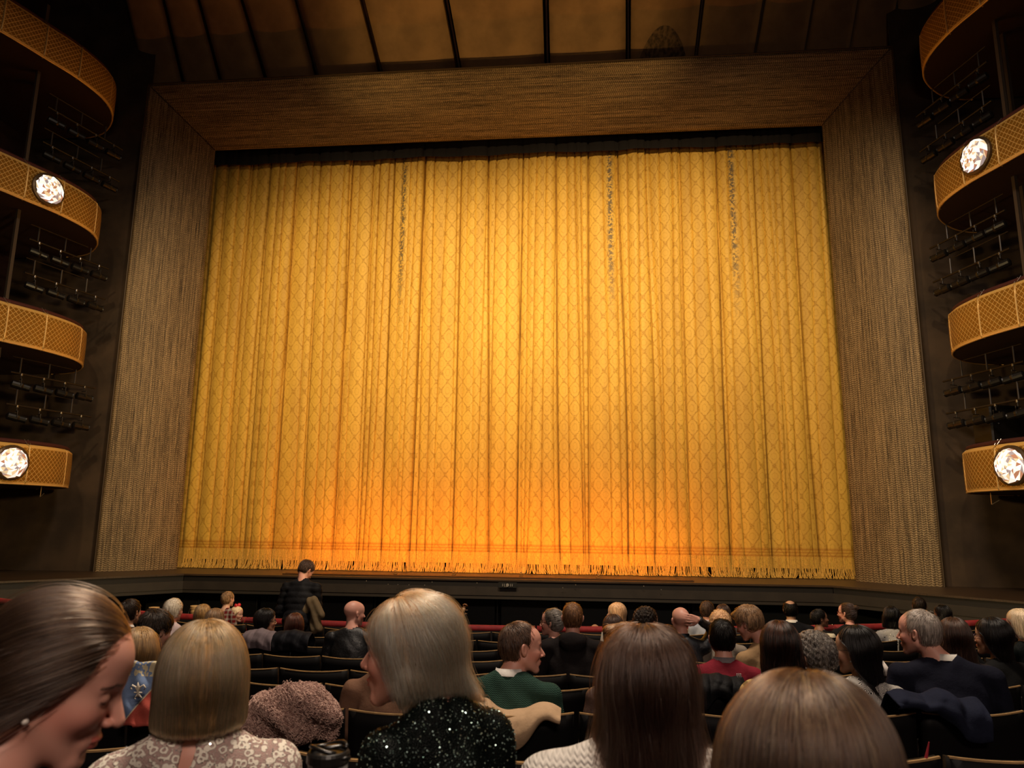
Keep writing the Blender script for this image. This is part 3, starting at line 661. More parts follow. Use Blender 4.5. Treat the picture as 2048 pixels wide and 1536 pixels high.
# hair shapes in head space
def hair_sdf(kind, P, q):
    X = np.abs(P[:, 0]); x, y, z = P[:, 0], P[:, 1], P[:, 2]; t = q.get('t', .012)
    cr = ell(P, (0, -.016, .034), (.0745+t, .096+t, .085+t*1.1)); fr = q.get('front', .078)
    face = .81*(y-fr)-.585*(z-.062)
    if kind in ('short', 'curly', 'balding', 'fringe', 'bun'):
        cr = smin(cr, ell(P, (0, -.03, -.01), (.066+t, .070+t*.6, .08+t*.3)), .03)
        d = smax(cr, face, .012); d = smax(d, -(z+.075), .02); d = smax(d, (y-.012)+(-.02-z)*.9, .012) if kind != 'bun' else smax(d, (y-.03)+(-.02-z)*.5, .012)
        d = smax(d, -ell(P*np.array([1, 1, 1], np.float32), (0, .0, -.012), (.3, .022, .032)), .01) if kind != 'bun' else d
        if kind == 'balding': d = smax(d, -ell(P, (0, -.035, .125), (.058, .075, .05)), .012)
        if kind == 'fringe': d = smax(d, z-.045, .02)
        if kind == 'bun': d = smin(d, ell(P, q.get('bun', (0, -.10, .085)), (.032, .03, .03)), .014)
        if kind == 'curly': d = d+.006*np.sin(x*150)*np.sin(y*140+1)*np.sin(z*160)
        if q.get('quiff'): d = smin(d, ell(P, (.0, .062, .095), (.055, .045, .028)), .02)
        return d
    L = q.get('len', .17); wd = q.get('wide', .095); flare = q.get('flare', 0)
    cr = ell(P, (0, -.016, .038), (.080+t, .099+t, .088+t))
    if q.get('cover'): face = face-q['cover']
    zz = np.clip((.02-z)/max(L+.02, .05), 0, 1)
    bx = wd+flare*zz+.006*np.sin(zz*3.0); by = q.get('deep', .085)
    cy = -.030-q.get('back', .0)*zz+.0*z
    cyl = (np.sqrt((x/bx)**2+((y-cy)/by)**2)-1)*min(.08, wd)*.9
    cyl = smax(cyl, -(z+L), .025); cyl = smax(cyl, z-.04, .05)
    d = smin(cr, cyl, .03)
    op = q.get('open', .02)          # opening for face and neck below the brow
    d = smax(d, smax(face, (y-op)-(.04+z)*.35 if q.get('swept') else y-op-np.clip(z-.02, 0, 1)*1.3, .01), .012)
    inner = ell(P, (0, .05, -.12), (.055, .09, .12)); d = smax(d, -inner, .01) if q.get('hollow', True) else d
    if q.get('extra'):
        for a, b, ra, rb in q['extra']: d = smin(d, rc(P, a, b, ra, rb), .03)
    return d

def strands(parent, F, M, org, mat, n, length, steps, rad, centre=(0, -.01, .14), grav=.6, lift=.0, wave=0.0, freq=40., zmin=-9, stray=.02, seedv=None, hang=True, flow=None, mask=None, curlr=0.0, clump=.0012):
    """hair strands that start all over the hair shape and run along its surface"""
    rng = np.random.default_rng(len(bpy.data.objects))
    V = seedv; P = V[rng.integers(0, len(V), n)].astype(np.float32)+rng.normal(0, .0022, (n, 3)).astype(np.float32)
    if mask is not None: P = P[mask(P)]
    n = len(P); dev = np.full(n, -1.0, np.float32); L = length*rng.uniform(.65, 1.15, n).astype(np.float32); dep = -rng.uniform(.0, .004, n).astype(np.float32)+(rng.random(n) < stray)*rng.uniform(.002, .012, n).astype(np.float32)
    c = np.array(centre, np.float32); pts = np.empty((n, steps, 3), np.float32); ph = (P[:, 0]*95+P[:, 1]*70+2.2*np.sin(P[:, 2]*45)+rng.normal(0, .45, n)).astype(np.float32); dep = dep+clump*(np.sin(ph*1.0)-.6).astype(np.float32); prev = None
    for k in range(steps):
        g = grad(F, P); d = F(P); dev = np.maximum(dev, np.where(P[:, 2] < zmin+.03, -1, d))
        P = P-g*(d-dep-lift*(k/steps))[:, None]*.6 if True else P
        pts[:, k] = P
        v = P-c; v /= np.maximum(np.linalg.norm(v, axis=1), 1e-5)[:, None]
        if flow is not None: v = flow(P, v)
        v = v+np.array([0, 0, -grav], np.float32); v = v-g*(v*g).sum(1)[:, None]; v /= np.maximum(np.linalg.norm(v, axis=1), 1e-5)[:, None]
        if prev is not None: v = v*.6+prev*.4; v /= np.maximum(np.linalg.norm(v, axis=1), 1e-5)[:, None]
        prev = v
        if hang: bot = P[:, 2] < zmin; v = np.where(bot[:, None], np.array([0, 0, -1], np.float32)*.15, v)
        sd = np.cross(v, g)
        P = P+v*(L/steps)[:, None]
        if wave: P = P+sd*(wave*np.cos(freq*k/steps*length+ph+P[:, 2]*8))[:, None]
        if curlr: a_ = k*1.3+ph; P = P+(sd*np.cos(a_)[:, None]+g*np.sin(a_)[:, None])*curlr
    ok = dev < max(.013, lift+.008)+clump; pts = pts[ok]; n = len(pts)
    W = (pts.reshape(-1, 3)@M.T)+np.array(org, np.float32)-np.array(wloc(parent), np.float32)
    cu = bpy.data.hair_curves.new('strands'); cu.add_curves([steps]*n)
    cu.attributes['position'].data.foreach_set('vector', W.astype(np.float32).ravel())
    ra = cu.attributes.get('radius') or cu.attributes.new('radius', 'FLOAT', 'POINT')
    tap = np.linspace(1, .35, steps)**1.0
    ra.data.foreach_set('value', np.tile(rad*tap, n).astype(np.float32)); cu.materials.append(mat)
    o = bpy.data.objects.new('hair_strands', cu); COL.objects.link(o); o.parent = parent; return o

def fabric(name, col, kind='plain', rough=.85):
    key = ('fab', name, col, kind)
    if key in _mc: return _mc[key]
    m, nt, b = newmat(name); g = N(nt); b.inputs['Roughness'].default_value = rough; b.inputs['Specular IOR Level'].default_value = .10
    o = g.coord('Object'); fold = g.noise(o, 9, 4, .6); fine = g.noise(o, 260, 2)
    c = g.mix(g.m('MULTIPLY', g.ramp(fold, .3, .7), .5), tuple(v*.78 for v in col), tuple(min(1, v*1.25) for v in col)); h = g.m('ADD', fold, g.m('MULTIPLY', fine, .12)); st, ds = .5, .015
    if kind == 'lace':
        vv = g.voro(o, 66, 'F1'); v2 = g.voro(o, 110, 'DISTANCE_TO_EDGE'); fl = g.m('SINE', g.m('ADD', g.m('MULTIPLY', vv, 10.0), g.m('MULTIPLY', g.noise(o, 70, 3), 8.0)))
        fl = g.ramp(g.m('ADD', fl, g.m('MULTIPLY', g.noise(o, 30, 3), 1.2)), .35, .95); net = g.m('SUBTRACT', 1.0, g.ramp(v2, .02, .06))
        pk = g.m('MAXIMUM', fl, g.m('MULTIPLY', net, .35)); dots = g.m('SUBTRACT', 1.0, g.ramp(g.voro(o, 75, 'F1'), .10, .17))
        c = g.mix(pk, (.44, .30, .27), (.86, .80, .68)); c = g.mix(g.m('MULTIPLY', dots, .8), c, (.12, .08, .07)); h = g.m('ADD', pk, g.m('MULTIPLY', fine, .3)); st, ds = .8, .006
    elif kind == 'knit':
        s = g.n('ShaderNodeSeparateXYZ'); nt.links.new(o, s.inputs[0]); k = g.m('SINE', g.m('MULTIPLY', g.m('ADD', s.outputs[2], g.m('MULTIPLY', g.m('SINE', g.m('MULTIPLY', s.outputs[0], 500)), .002)), 700))
        h = g.m('ADD', g.m('MULTIPLY', k, .35), fold); c = g.mix(g.m('MULTIPLY', g.ramp(k, -1, 1), .35), c, tuple(v*.55 for v in col)); st, ds = .5, .006
    elif kind == 'plaid':
        s = g.n('ShaderNodeSeparateXYZ'); nt.links.new(o, s.inputs[0]); a = g.m('GREATER_THAN', g.m('SINE', g.m('MULTIPLY', s.outputs[0], 110)), .3); e = g.m('GREATER_THAN', g.m('SINE', g.m('MULTIPLY', s.outputs[2], 110)), .3)
        c = g.mix(g.m('MULTIPLY', g.m('ADD', a, e), .4), col, (.30, .28, .24)); 
    elif kind == 'stripe':
        s = g.n('ShaderNodeSeparateXYZ'); nt.links.new(o, s.inputs[0]); a = g.m('GREATER_THAN', g.m('SINE', g.m('MULTIPLY', s.outputs[2], 75)), .0)
        c = g.mix(a, col, (.012, .011, .010))
    elif kind == 'gold':
        s = g.n('ShaderNodeSeparateXYZ'); nt.links.new(o, s.inputs[0]); a = g.m('SINE', g.m('ADD', g.m('MULTIPLY', s.outputs[0], 160), g.m('MULTIPLY', fold, 9)))
        c = g.mix(g.ramp(a, -.3, .8), tuple(v*.35 for v in col), col); b.inputs['Roughness'].default_value = .35
    elif kind == 'lacebw':
        fl = g.ramp(g.m('SINE', g.m('MULTIPLY', g.voro(o, 26, 'F1'), 60.0)), -.1, .3); c = g.mix(fl, (.01, .01, .01), (.8, .75, .68))
    elif kind == 'leather': b.inputs['Roughness'].default_value = .36; b.inputs['Specular IOR Level'].default_value = .6; st, ds = .8, .02
    elif kind == 'nylon': b.inputs['Roughness'].default_value = .6; st, ds = .6, .02
    elif kind == 'sequin':
        b.inputs['Roughness'].default_value = .5; h = g.voro(o, 240); st, ds = .6, .003; c = g.mix(g.noise(o, 30), (.001, .002, .002), (.003, .006, .005))
    nt.links.new(c, b.inputs['Base Color']); nt.links.new(g.bump(h, st, ds), b.inputs['Normal'])
    _mc[key] = m; return m

HAIRS = {  # dark, light
    'brown': ((.030, .016, .011), (.11, .064, .042)), 'dark': ((.009, .006, .004), (.028, .017, .011)), 'black': ((.003, .0025, .0025), (.009, .007, .006)),
    'dkbrown': ((.022, .012, .009), (.070, .038, .027)), 'auburn': ((.035, .011, .007), (.11, .040, .024)), 'blonde': ((.62, .28, .12), (1.0, .64, .36)), 'dblonde': ((.20, .11, .045), (.48, .30, .14)),
    'white': ((.55, .45, .33), (.85, .76, .62)), 'grey': ((.06, .05, .043), (.24, .21, .18)), 'ginger': ((.10, .045, .022), (.28, .145, .07)), 'palebl': ((.70, .52, .28), (1.0, .76, .52)), 'salt': ((.16, .13, .11), (.42, .36, .31)),
    'honey': ((.16, .085, .035), (.46, .28, .12)), 'lightbr': ((.12, .065, .033), (.34, .20, .105))}
def rowdepth(px, py, k):
    y0 = float(np.interp(k, sorted(ROWY), [ROWY[i] for i in sorted(ROWY)]))+.30; d = 3.0
    for _ in range(12): p = at(px, py, d); d *= (y0+p[0]**2/40)/p[1]
    return d
def person(label, px, py, depth=None, yaw=0, pitch=0, roll=0, hair=('short', 'dark', {}), top=('plain', (.02, .02, .02)), tone='fair', sc=1.0, fem=False, child=False,
           tyaw=None, lean=6, troll=0, w=None, collar=None, stubble=0, arms=None, glasses=None, ear=None, extra=None, hood=False, puff=0, n=None, eyes='shut', shoulder_drop=.0, slit=None,
           folds=.004, stand=False, toff=(0, 0, 0), skinhands=True, res=None, hair2=None, slim=1.0, jaw=1.0, cutneck=.0, nm='person', cat='person', cl_name=None, row=None, halfw=1.0):
    if row is not None: depth = rowdepth(px, py, row)
    Hc = at(px, py, depth); phi = math.degrees(math.atan2(Hc[0]-CAM[0], Hc[1]-CAM[1]))
    tyaw = (yaw*.35-phi*.4) if tyaw is None else tyaw-phi
    yaw = yaw-phi; M = rotm(yaw, pitch, roll)
    T = rotm(tyaw, lean, troll); w = (w or (.165 if fem else .19))
    Tn = Hc+(T@np.array([0, -.034, -.138], np.float32)+np.array(toff))*sc
    fz = floor_z(Hc[0], Hc[1]) if Hc[1] < 10.1 else -2.55
    root = empty(nm, (Tn[0], Tn[1], fz), label, cat)
    h = res or float(np.clip(depth*.00125, .0024, .009))
    Mh = (M*sc).astype(np.float32); off = (Tn-Hc).astype(np.float32)
    def toh(P): return (P@M)/sc
    def tot(P): return ((P-off)@T)/sc
    def world(p): return Hc+Mh@np.array(p, np.float32)
    def tw(p): return Tn+(T@np.array(p, np.float32))*sc
    AR = arms or {}
    def armpts(s):
        k = 'R' if s > 0 else 'L'
        if k in AR: return [np.array(v, float) for v in AR[k][:3]]
        return [np.array((s*w, 0, -.085-shoulder_drop)), np.array((s*(w+.055), .035, -.345)), np.array((s*.11, .25, -.44))]
    hands = []
    for s in (-1, 1):
        k = 'R' if s > 0 else 'L'; a, b, c = armpts(s)
        if k in AR and len(AR[k]) > 3: hands += hand_prims(c, AR[k][3], AR[k][4], AR[k][5] if len(AR[k]) > 5 else s, AR[k][6] if len(AR[k]) > 6 else .35)
        elif skinhands: hands += hand_prims(c, (-s*.35, .8, -.1), (0, 0, -1), s, .3)
    hb = np.array([hands[0][0]]) if hands else np.zeros((0, 3)); nk = (.050, .056) if not fem else (.043, .048)
    nk0 = ((M@np.array([0, -.022, -.05], np.float32)) - off/sc)@T; 
    def F(P):
        H = toh(P); d = head_sdf(H, fem, child, slim=slim, jaw=jaw)*sc
        Q = tot(P); e = rc(Q, nk0, (0, 0, -.04), nk[0], nk[1]+.004)
        e2 = ell(Q, (0, .01, -.23), (w*.80, .095, .22)); e2 = smin(e2, rc(np.abs(Q*np.array([1, 0, 0], np.float32))+Q*np.array([0, 1, 1], np.float32), (.02, 0, -.025), (w*.85, 0, -.085-shoulder_drop), .035, .036), .04)
        e = smin(e, e2, .045)
        for s in (-1, 1):
            a, b, c = armpts(s); e = smin(e, smin(rc(Q, a, b, .040, .034), rc(Q, b, c, .032, .022), .015), .02)
        hd = None
        for a, b, r0, r1 in hands:
            v = rc(Q, a, b, r0, r1); hd = v if hd is None else smin(hd, v, .004)
        if hd is not None: e = smin(e, hd, .006)
        return smin(d, e*sc, .022*sc)
    # bounds in person space
    R = .145*sc; pts = [np.array((0, 0, 0))]; lo = np.array([-R, -R, -R]); hi = -lo
    cor = [off+T@np.array(v, np.float32)*sc for v in ((-w-.06, -.14, -.50), (w+.06, .14, -.50), (0, 0, 0), (-w-.06, -.14, -.03), (w+.06, .14, -.03))]
    for s in (-1, 1):
        for v in armpts(s): cor.append(off+T@np.array(v, np.float32)*sc)
    for a, b, r0, r1 in hands: cor.append(off+T@b.astype(np.float32)*sc)
    cor = np.array(cor); lo2 = np.minimum(lo, cor.min(0)-.05); hi2 = np.maximum(hi, cor.max(0)+.05)
    fines = [[(-R, R, h)] for _ in range(3)]
    hh = max(h, .0045)
    for a, b, r0, r1 in (hands if arms else []):
        q = off+T@b.astype(np.float32)*sc
        for k in range(3): fines[k].append((q[k]-.03, q[k]+.03, hh))
    Hs = max(.016, h*3)
    ax = [axis(lo2[k], hi2[k], fines[k], Hs) for k in range(3)]
    V, Q = snet(F, *ax)
    Hl = toh(V); xa = np.abs(Hl[:, 0]); y, z = Hl[:, 1], Hl[:, 2]; base = np.array(TONE[tone]); col = np.tile(base, (len(V), 1))
    def blend(mask, c, k): col[:] = col*(1-(mask*k)[:, None])+np.array(c)*(mask*k)[:, None]
    def soft(v, r): return np.clip(1-v/r, 0, 1)
    sk_l = (base*np.array([.95, .55, .55]))
    blend(soft(np.hypot((xa-.042)/1.3, (z+.03))-.012, .022)*(y > .02), base*np.array([1.05, .72, .70]), .5)
    if stubble: blend(((z < -.045) & (y > .0) & (z > -.125)).astype(float)*(1-soft(np.hypot(xa/.026, (z+.063)/.011)-.9, .3)), base*.45, stubble)
    blend(((y > .083) & (xa < .0225) & (z < -.0535+.002*(xa > .006)) & (z > -.0745+xa*.25)).astype(float), sk_l*(np.array([.95, .68, .72]) if fem else np.array([1, .8, .8])), .85)
    hc = np.array(HAIRS[hair[1]][0])
    blend(soft(np.abs(z-(.0235+.10*(xa-.014)*(xa < .034)+.002-.25*np.clip(xa-.034, 0, 1)))-.0012, .0022)*(xa > .013)*(xa < .052)*(y > .05), np.minimum(hc*1.1, .10), .85)
    if eyes == 'open':
        eo = (np.hypot((xa-.0305)/.0115, (z-.004)/.0052) < 1)&(y > .06); blend(eo.astype(float), (.55, .50, .46), .9); blend((eo&(np.hypot(xa-.0295, z-.004) < .0048)).astype(float), (.05, .03, .02), .95)
        blend(((np.abs(z-(.0095-.25*np.abs(xa-.031))) < .0016)&(np.abs(xa-.031) < .014)&(y > .06)).astype(float), (.03, .02, .015), .8)
    else: blend(soft(np.abs(z-(-.0025+.22*np.abs(xa-.0305)))-.0009, .0016)*(np.abs(xa-.0305) < .0135)*(y > .06), (.04, .02, .015), .9)
    mesh('body', V+Hc, Q, SKIN, root, col=np.clip(col, 0, 1))
    # clothing
    FT = lambda P, inf: None
    def cloth(P):
        Q = tot(P); Qm = np.abs(Q*np.array([1, 0, 0], np.float32))+Q*np.array([0, 1, 1], np.float32)
        d = ell(Q, (0, .008, -.23), (w*.90, .122 if not fem else .115, .25)); d = smin(d, rc(Qm, (.035, -.005, -.030), (w*.95, 0, -.085-shoulder_drop), .048, .050), .05)
        d = smin(d, ell(Q, (0, .0, -.48), (.165, .125, .13)), .06)
        ar = None
        for s in (-1, 1):
            a, b, c = armpts(s); ar_ = smin(rc(Q, a, b, .058, .046), rc(Q, b, b+(c-b)*.94, .045, .034), .02); ar = ar_ if ar is None else np.minimum(ar, ar_)
        d = smin(d, ar, .025)
        if hood: d = smin(d, ell(Q, (0, -.085, -.035), (.105, .05, .075)), .02); d = smin(d, rc(Qm, (.07, -.05, -.0), (.055, .06, -.06), .028, .025), .02)
        d = smax(d, -rc(Q, nk0, (0, .012, -.04), nk[0]+.012+cutneck, nk[1]+.012+cutneck), .008)
        if slit is not None:
            a, b, r0 = slit; d = smax(d, -rc(Q*np.array([1, .15, 1], np.float32), np.array(a)*np.array([1, .15, 1]), np.array(b)*np.array([1, .15, 1]), r0[0], r0[1]), .006)
        if puff: d = d-puff*np.abs(np.sin(Q[:, 2]*PI/.075))**.6
        f = np.sin(Q[:, 0]*31+np.sin(Q[:, 2]*17+w*40)*2.1)*np.sin(Q[:, 2]*23+np.sin(Q[:, 0]*13+px)*2)
        return (d+folds*f)*sc
    hc_ = max(.0095 if depth > 2.2 else .0062, h*1.6); lo3 = lo2-.03; hi3 = hi2+.03; lo3[2] = min(lo3[2], off[2]-.62*sc); hi3[2] = max(off[2]+.10, (cor[:, 2].max()+.06 if arms else -9))
    ax = [axis(lo3[k], hi3[k], [(lo3[k], hi3[k], hc_)], hc_) for k in range(3)]
    V, Q = snet(cloth, *ax); cm = fabric(cl_name or (top[0]+'_cloth'), top[1], top[0])
    ob = mesh('top' if top[0] not in ('suit', 'leather') else 'jacket', V+Hc, Q, cm, root)
    clothV = V+Hc; clothN = None
    # legs
    if not child or True:
        def legs(P):
            Q = (P-off)@rotm(tyaw, 0, 0)/sc; Qm = np.abs(Q*np.array([1, 0, 0], np.float32))+Q*np.array([0, 1, 1], np.float32); zf = (fz-Tn[2])/sc
            if stand: return smin(rc(Qm, (.085, 0, -.50), (.10, .01, -.95), .085, .06), rc(Qm, (.10, .01, -.95), (.10, 0, zf+.06), .06, .05), .02)*sc
            hp = max(-.52, zf+.55); kz = hp+.02
            d = smin(rc(Qm, (.085, .0, hp), (.10, .40, kz), .080, .062), rc(Qm, (.10, .40, kz), (.10, .40, zf+.07), .058, .042), .02); d = smin(d, rc(Qm, (.10, .39, zf+.045), (.11, .53, zf+.04), .042, .036), .02)
            return d*sc
        lo4 = np.array([-.62, -.62, fz-Hc[2]-.02]); hi4 = np.array([.62, .62, off[2]-.35]); hs = .026
        ax = [axis(off[k]*(k < 2)+lo4[k], off[k]*(k < 2)+hi4[k], [], hs) for k in range(3)]
        V, Q = snet(legs, *ax); mesh('trousers', V+Hc, Q, plain('dark_trousers', (.012, .011, .012), .85), root)
    # hair
    hk, hcn, hq = hair; hq = dict(hq or {}); c1, c2 = HAIRS[hcn]; ho = None
    if hk != 'bald':
        Fh = lambda P: hair_sdf(hk, P, hq)
        hr = max(h/sc, .0035); L = hq.get('len', .1); xl = .15+abs(hq.get('flare', 0))+abs(hq.get('wide', .09)-.09)
        ex = hq.get('ext', 0)
        ax = [np.arange(-xl-ex, xl+ex, hr, dtype=np.float32), np.arange(-.19-hq.get('back', 0)-ex, .14+ex, hr, dtype=np.float32), np.arange(-max(L, .09)-.03-ex, .17, hr, dtype=np.float32)]
        V, Q = snet(lambda P: Fh(P)+hq.get('bd', .0035), *ax)
        ho = mesh('hair', (V@Mh.T)+Hc, Q, hairbase_mat(c1, c2), root)
        ns = n if n is not None else int(np.clip(9000/depth, 700, 9000))
        sm = strand_mat(c1, c2); rad = float(np.clip(.00028*depth, .00035, .0014))
        if hk in ('short', 'balding', 'fringe', 'curly', 'bun'):
            q = dict(length=.035 if hk == 'short' else .05, steps=5, centre=(0, -.065, .11), grav=.25, lift=.004, hang=False)
            if hk == 'curly': q.update(length=.06, steps=9, curlr=.004)
            if hk == 'bun': q.update(centre=(0, .10, .02), grav=-.2)
        else: q = dict(length=hq.get('sl', min(.22, .08+L*.6)), steps=12 if depth < 2.2 else 8, centre=(0, -.0, .15), grav=.9, zmin=-L+.02, wave=hq.get('wave', .0006), hang=True)
        q['rad'] = rad; q.update(hq.get('st', {})); V2 = V
        strands(ho, Fh, Mh, Hc, sm, ns, seedv=V2, **q)
        if hair2:   # lighter streaks
            strands(ho, Fh, Mh, Hc, strand_mat(*HAIRS[hair2[0]]), hair2[1], seedv=V2, **q)
    if collar:
        V = []; m = 28
        for k in range(m):
            a = 2*PI*k/m+PI/2; sl = 1.0
            for r_, z_ in ((nk[1]+.014, -.030), (nk[1]+.006, .010), (nk[1]+.010, .014), (nk[1]+.020, -.018)):
                zz = z_-.030*max(0, math.sin(a))+.014; V.append(tw((r_*math.cos(a), r_*math.sin(a)+.010, zz)))
        mesh('collar', V, [(4*k+a, 4*((k+1) % m)+a, 4*((k+1) % m)+a+1, 4*k+a+1) for k in range(m) for a in range(3)], fabric('collar_cloth', collar, 'plain'), root, label=None)
    if glasses:
        mb = MB(); gr = .0011*max(1, depth/4)
        for s in (-1, 1):
            mb.tube([world((s*.032+.021*math.cos(a), .094-.004*abs(math.cos(a)), .002+.017*math.sin(a))) for a in np.linspace(0, 2*PI, 17)], gr*1.3, 5)
            mb.tube([world((s*.053, .088, .008)), world((s*.074, .03, .010)), world((s*.078, -.005, .008)), world((s*.078, -.018, -.012))], gr*1.3, 5)
        mb.tube([world((-.011, .094, .006)), world((0, .099, .008)), world((.011, .094, .006))], gr*1.3, 5); mb.build('glasses', plain('glasses_frame', glasses, .3), root, smooth=True)
    if ear:
        for s in (-1, 1):
            mb = MB(); mb.lathe(world((s*.080, .004, -.042)), [(.0005, -.0045), (.0035, -.003), (.0048, 0), (.0035, .003), (.0005, .0045)], 10); mb.build('earring', plain('pearl', (.8, .74, .66), .2), root, smooth=True)
    return dict(root=root, Hc=Hc, Tn=Tn, M=Mh, T=T*sc, world=world, tw=tw, clothV=clothV, cloth=cloth, hair=ho)

# ---------------------------------------------------------------- theatre seats
SEATW = .535
def seat_parts(root):
    """black seat with a thin wooden edge along its curved back; origin on the floor under the back"""
    o = np.array(wloc(root)); BK = plain('seat_back_shell', (.0035, .003, .003), .6, spec=.15); UP = plain('seat_velvet', (.012, .004, .004), .9)
    nu, nv = 13, 9; W = SEATW-.022
    def back(u, v, off):
        x = (u-.5)*W; c = 4*(u-.5)**2; z = .30+(.55-.012*(1-c))*v; y = -.055*v-.030*(1-c)+.0+off
        if v > .99: z += 0
        return (o[0]+x, o[1]+y-.0, o[2]+z)
    V = [back(a/(nu-1), b/(nv-1), f) for f in (0, .035) for a in range(nu) for b in range(nv)]; m = nu*nv
    Q = [(a*nv+b, (a+1)*nv+b, (a+1)*nv+b+1, a*nv+b+1) for a in range(nu-1) for b in range(nv-1)]; Q += [tuple(i+m for i in q[::-1]) for q in Q]
    for a in range(nu-1): Q += [(a*nv+nv-1, (a+1)*nv+nv-1, (a+1)*nv+nv-1+m, a*nv+nv-1+m), (a*nv, a*nv+m, (a+1)*nv+m, (a+1)*nv)]
    for b in range(nv-1): Q += [(b, b+1, b+1+m, b+m), ((nu-1)*nv+b, (nu-1)*nv+b+m, (nu-1)*nv+b+1+m, (nu-1)*nv+b+1)]
    mesh('backrest', V, Q, BK, root)
    mb = MB(); e = [np.array(back(a/(nu-1), 1, .0175))+(0, 0, .003) for a in range(nu)]; V = []
    for p in e: V += [p+(0, -.019, -.004), p+(0, -.018, .0022), p+(0, -.008, .0022), p+(0, -.007, -.004)]
    mb.add(V, [(4*i+a, 4*i+4+a, 4*i+4+(a+1) % 4, 4*i+(a+1) % 4) for i in range(nu-1) for a in range(4)]+[(3, 2, 1, 0), tuple(4*(nu-1)+k for k in range(4))])
    mb.build('top_edge', plain('seat_edge_wood', (.34, .205, .085), .45, var=.2, scale=25), root)
    mb = MB(); mb.box(o+(0, .27, .42), (W-.06, .42, .10), bev=.03); mb.build('seat_cushion', UP, root)
    mb = MB(); mb.box(o+(0, .03, .55), (W-.07, .05, .46), bev=.02); mb.build('back_cushion', UP, root)
    mb = MB(); mb.box(o+(-SEATW/2, .20, .58), (.045, .34, .035), bev=.012); mb.build('armrest', plain('armrest_wood', (.008, .005, .004), .6, spec=.2), root)
    mb = MB(); mb.box(o+(-SEATW/2, .20, .28), (.03, .30, .56), bev=.01); mb.build('stanchion', BLACK, root)
ROWNAME = {-2: 'row nearest the viewer', -1: 'second row from the viewer', 0: 'third row from the viewer', 1: 'fourth row from the viewer', 2: 'fifth row from the viewer', 3: 'fifth row behind the orchestra rail', 4: 'fourth row behind the orchestra rail',
           5: 'third row behind the orchestra rail', 6: 'second row behind the orchestra rail', 7: 'front row against the orchestra rail'}
SEAM = {-2: 2.3, -1: 1.75, 0: 1.08, 1: 2.0, 2: .47, 3: -.22, 4: -.25, 5: .66, 6: .85, 7: .9}
def seats():
    proto = empty('theatre_seat', (0, 0, 0)); seat_parts(proto); kids = list(proto.children); first = True; cnt = {}
    for k in range(-2, 8):
        y0 = ROWY[k]; i = -40; seen = 0
        for i in range(-40, 40):
            x = SEAM[k]+(i+.5)*SEATW; y = y0+x*x/40; z = ROWZ[k]-.85; q = np.array([x, y, ROWZ[k]])-CAM; dp = q@C_F
            if dp < .2: continue
            px, py = 1024+F_PX*(q@C_R)/dp, 768-F_PX*(q@C_U)/dp; hw = F_PX*SEATW/2/dp
            if px+hw < 8 or px-hw > 2040 or py > 2300: continue
            seen += 1
            if first: r = proto; first = False
            else:
                r = proto.copy(); COL.objects.link(r)
                for ch in kids: c = ch.copy(); COL.objects.link(c); c.parent = r
            r.location = (x, y, z); r.rotation_euler = (0, 0, math.atan(x/20))
            props(r, 'black theatre seat, %s, %s seat from the left' % (ROWNAME[k], ORD[seen]), 'seat', 'seats in the '+ROWNAME[k])
seats()

# ---------------------------------------------------------------- the audience, nearest first
S = lambda hk, c, **q: (hk, c, q)
OL = dict(eyes='open')
# five people right in front of the lens
P1 = person('person with swept long brown hair and pearl stud, profile right, looking down, nearest at left', 111, 1358, 1.02, yaw=-104, pitch=22, roll=0, tyaw=-70, fem=True, tone='pink', sc=.92,
    hair=S('long', 'brown', len=.32, t=.007, open=.05, back=.06, deep=.085, wide=.096, front=.082, st=dict(centre=(-.03, .15, .08), grav=.45, length=.24, steps=16, rad=.00032)), hair2=('lightbr', 2600), top=('plain', (.015, .012, .012)), ear=True, n=9000, toff=(0, -.05, 0))
P2 = person('person with blunt honey blonde bob and cream lace dress, seen from behind', 402, 1368, 1.50, yaw=4, tyaw=-3, fem=True, tone='pink',
    hair=S('long', 'honey', len=.082, t=.008, wide=.083, flare=.006, deep=.095, hollow=True, open=.05, st=dict(rad=.00035, length=.15, stray=.0)), hair2=('blonde', 2500), top=('lace', (.8, .75, .65)), n=9000, w=.150, toff=(0, .01, .048), slit=((-.012, -.12, -.02), (-.075, -.14, -.30), (.010, .022)), cutneck=.004)
P3 = person('person with layered pale blonde hair and black sequined top, turned left to talk', 820, 1306, 1.66, yaw=70, pitch=2, tyaw=30, fem=True, tone='pink',
    hair=S('long', 'blonde', bd=.0075, len=.086, t=.015, wide=.094, flare=.006, deep=.093, front=.096, open=.072, back=.004, extra=[((.0, -.080, -.03), (.01, -.180, -.108), .045, .007), ((-.06, -.03, -.05), (-.085, -.02, -.105), .035, .010)],
        st=dict(centre=(-.01, .05, .14), grav=.8, length=.23, steps=15, rad=.00036, wave=.0018, stray=.08, clump=.0034)), hair2=('palebl', 3800), top=('sequin', (.01, .02, .018)), n=9000, w=.130, toff=(.045, 0, .03))
P4 = person('person with very long wavy brown hair hanging over a white knitted sweater, seen from behind', 1293, 1388, 1.40, yaw=2, fem=True, tone='fair',
    hair=S('long', 'dkbrown', bd=.006, len=.40, t=.012, wide=.084, flare=.075, back=.05, deep=.09, st=dict(rad=.00034, length=.34, steps=18, wave=.0026, stray=.14, freq=30, clump=.003)), hair2=('brown', 2200), top=('knit', (.74, .70, .64)), n=11000, w=.175, toff=(-.01, .01, .062))
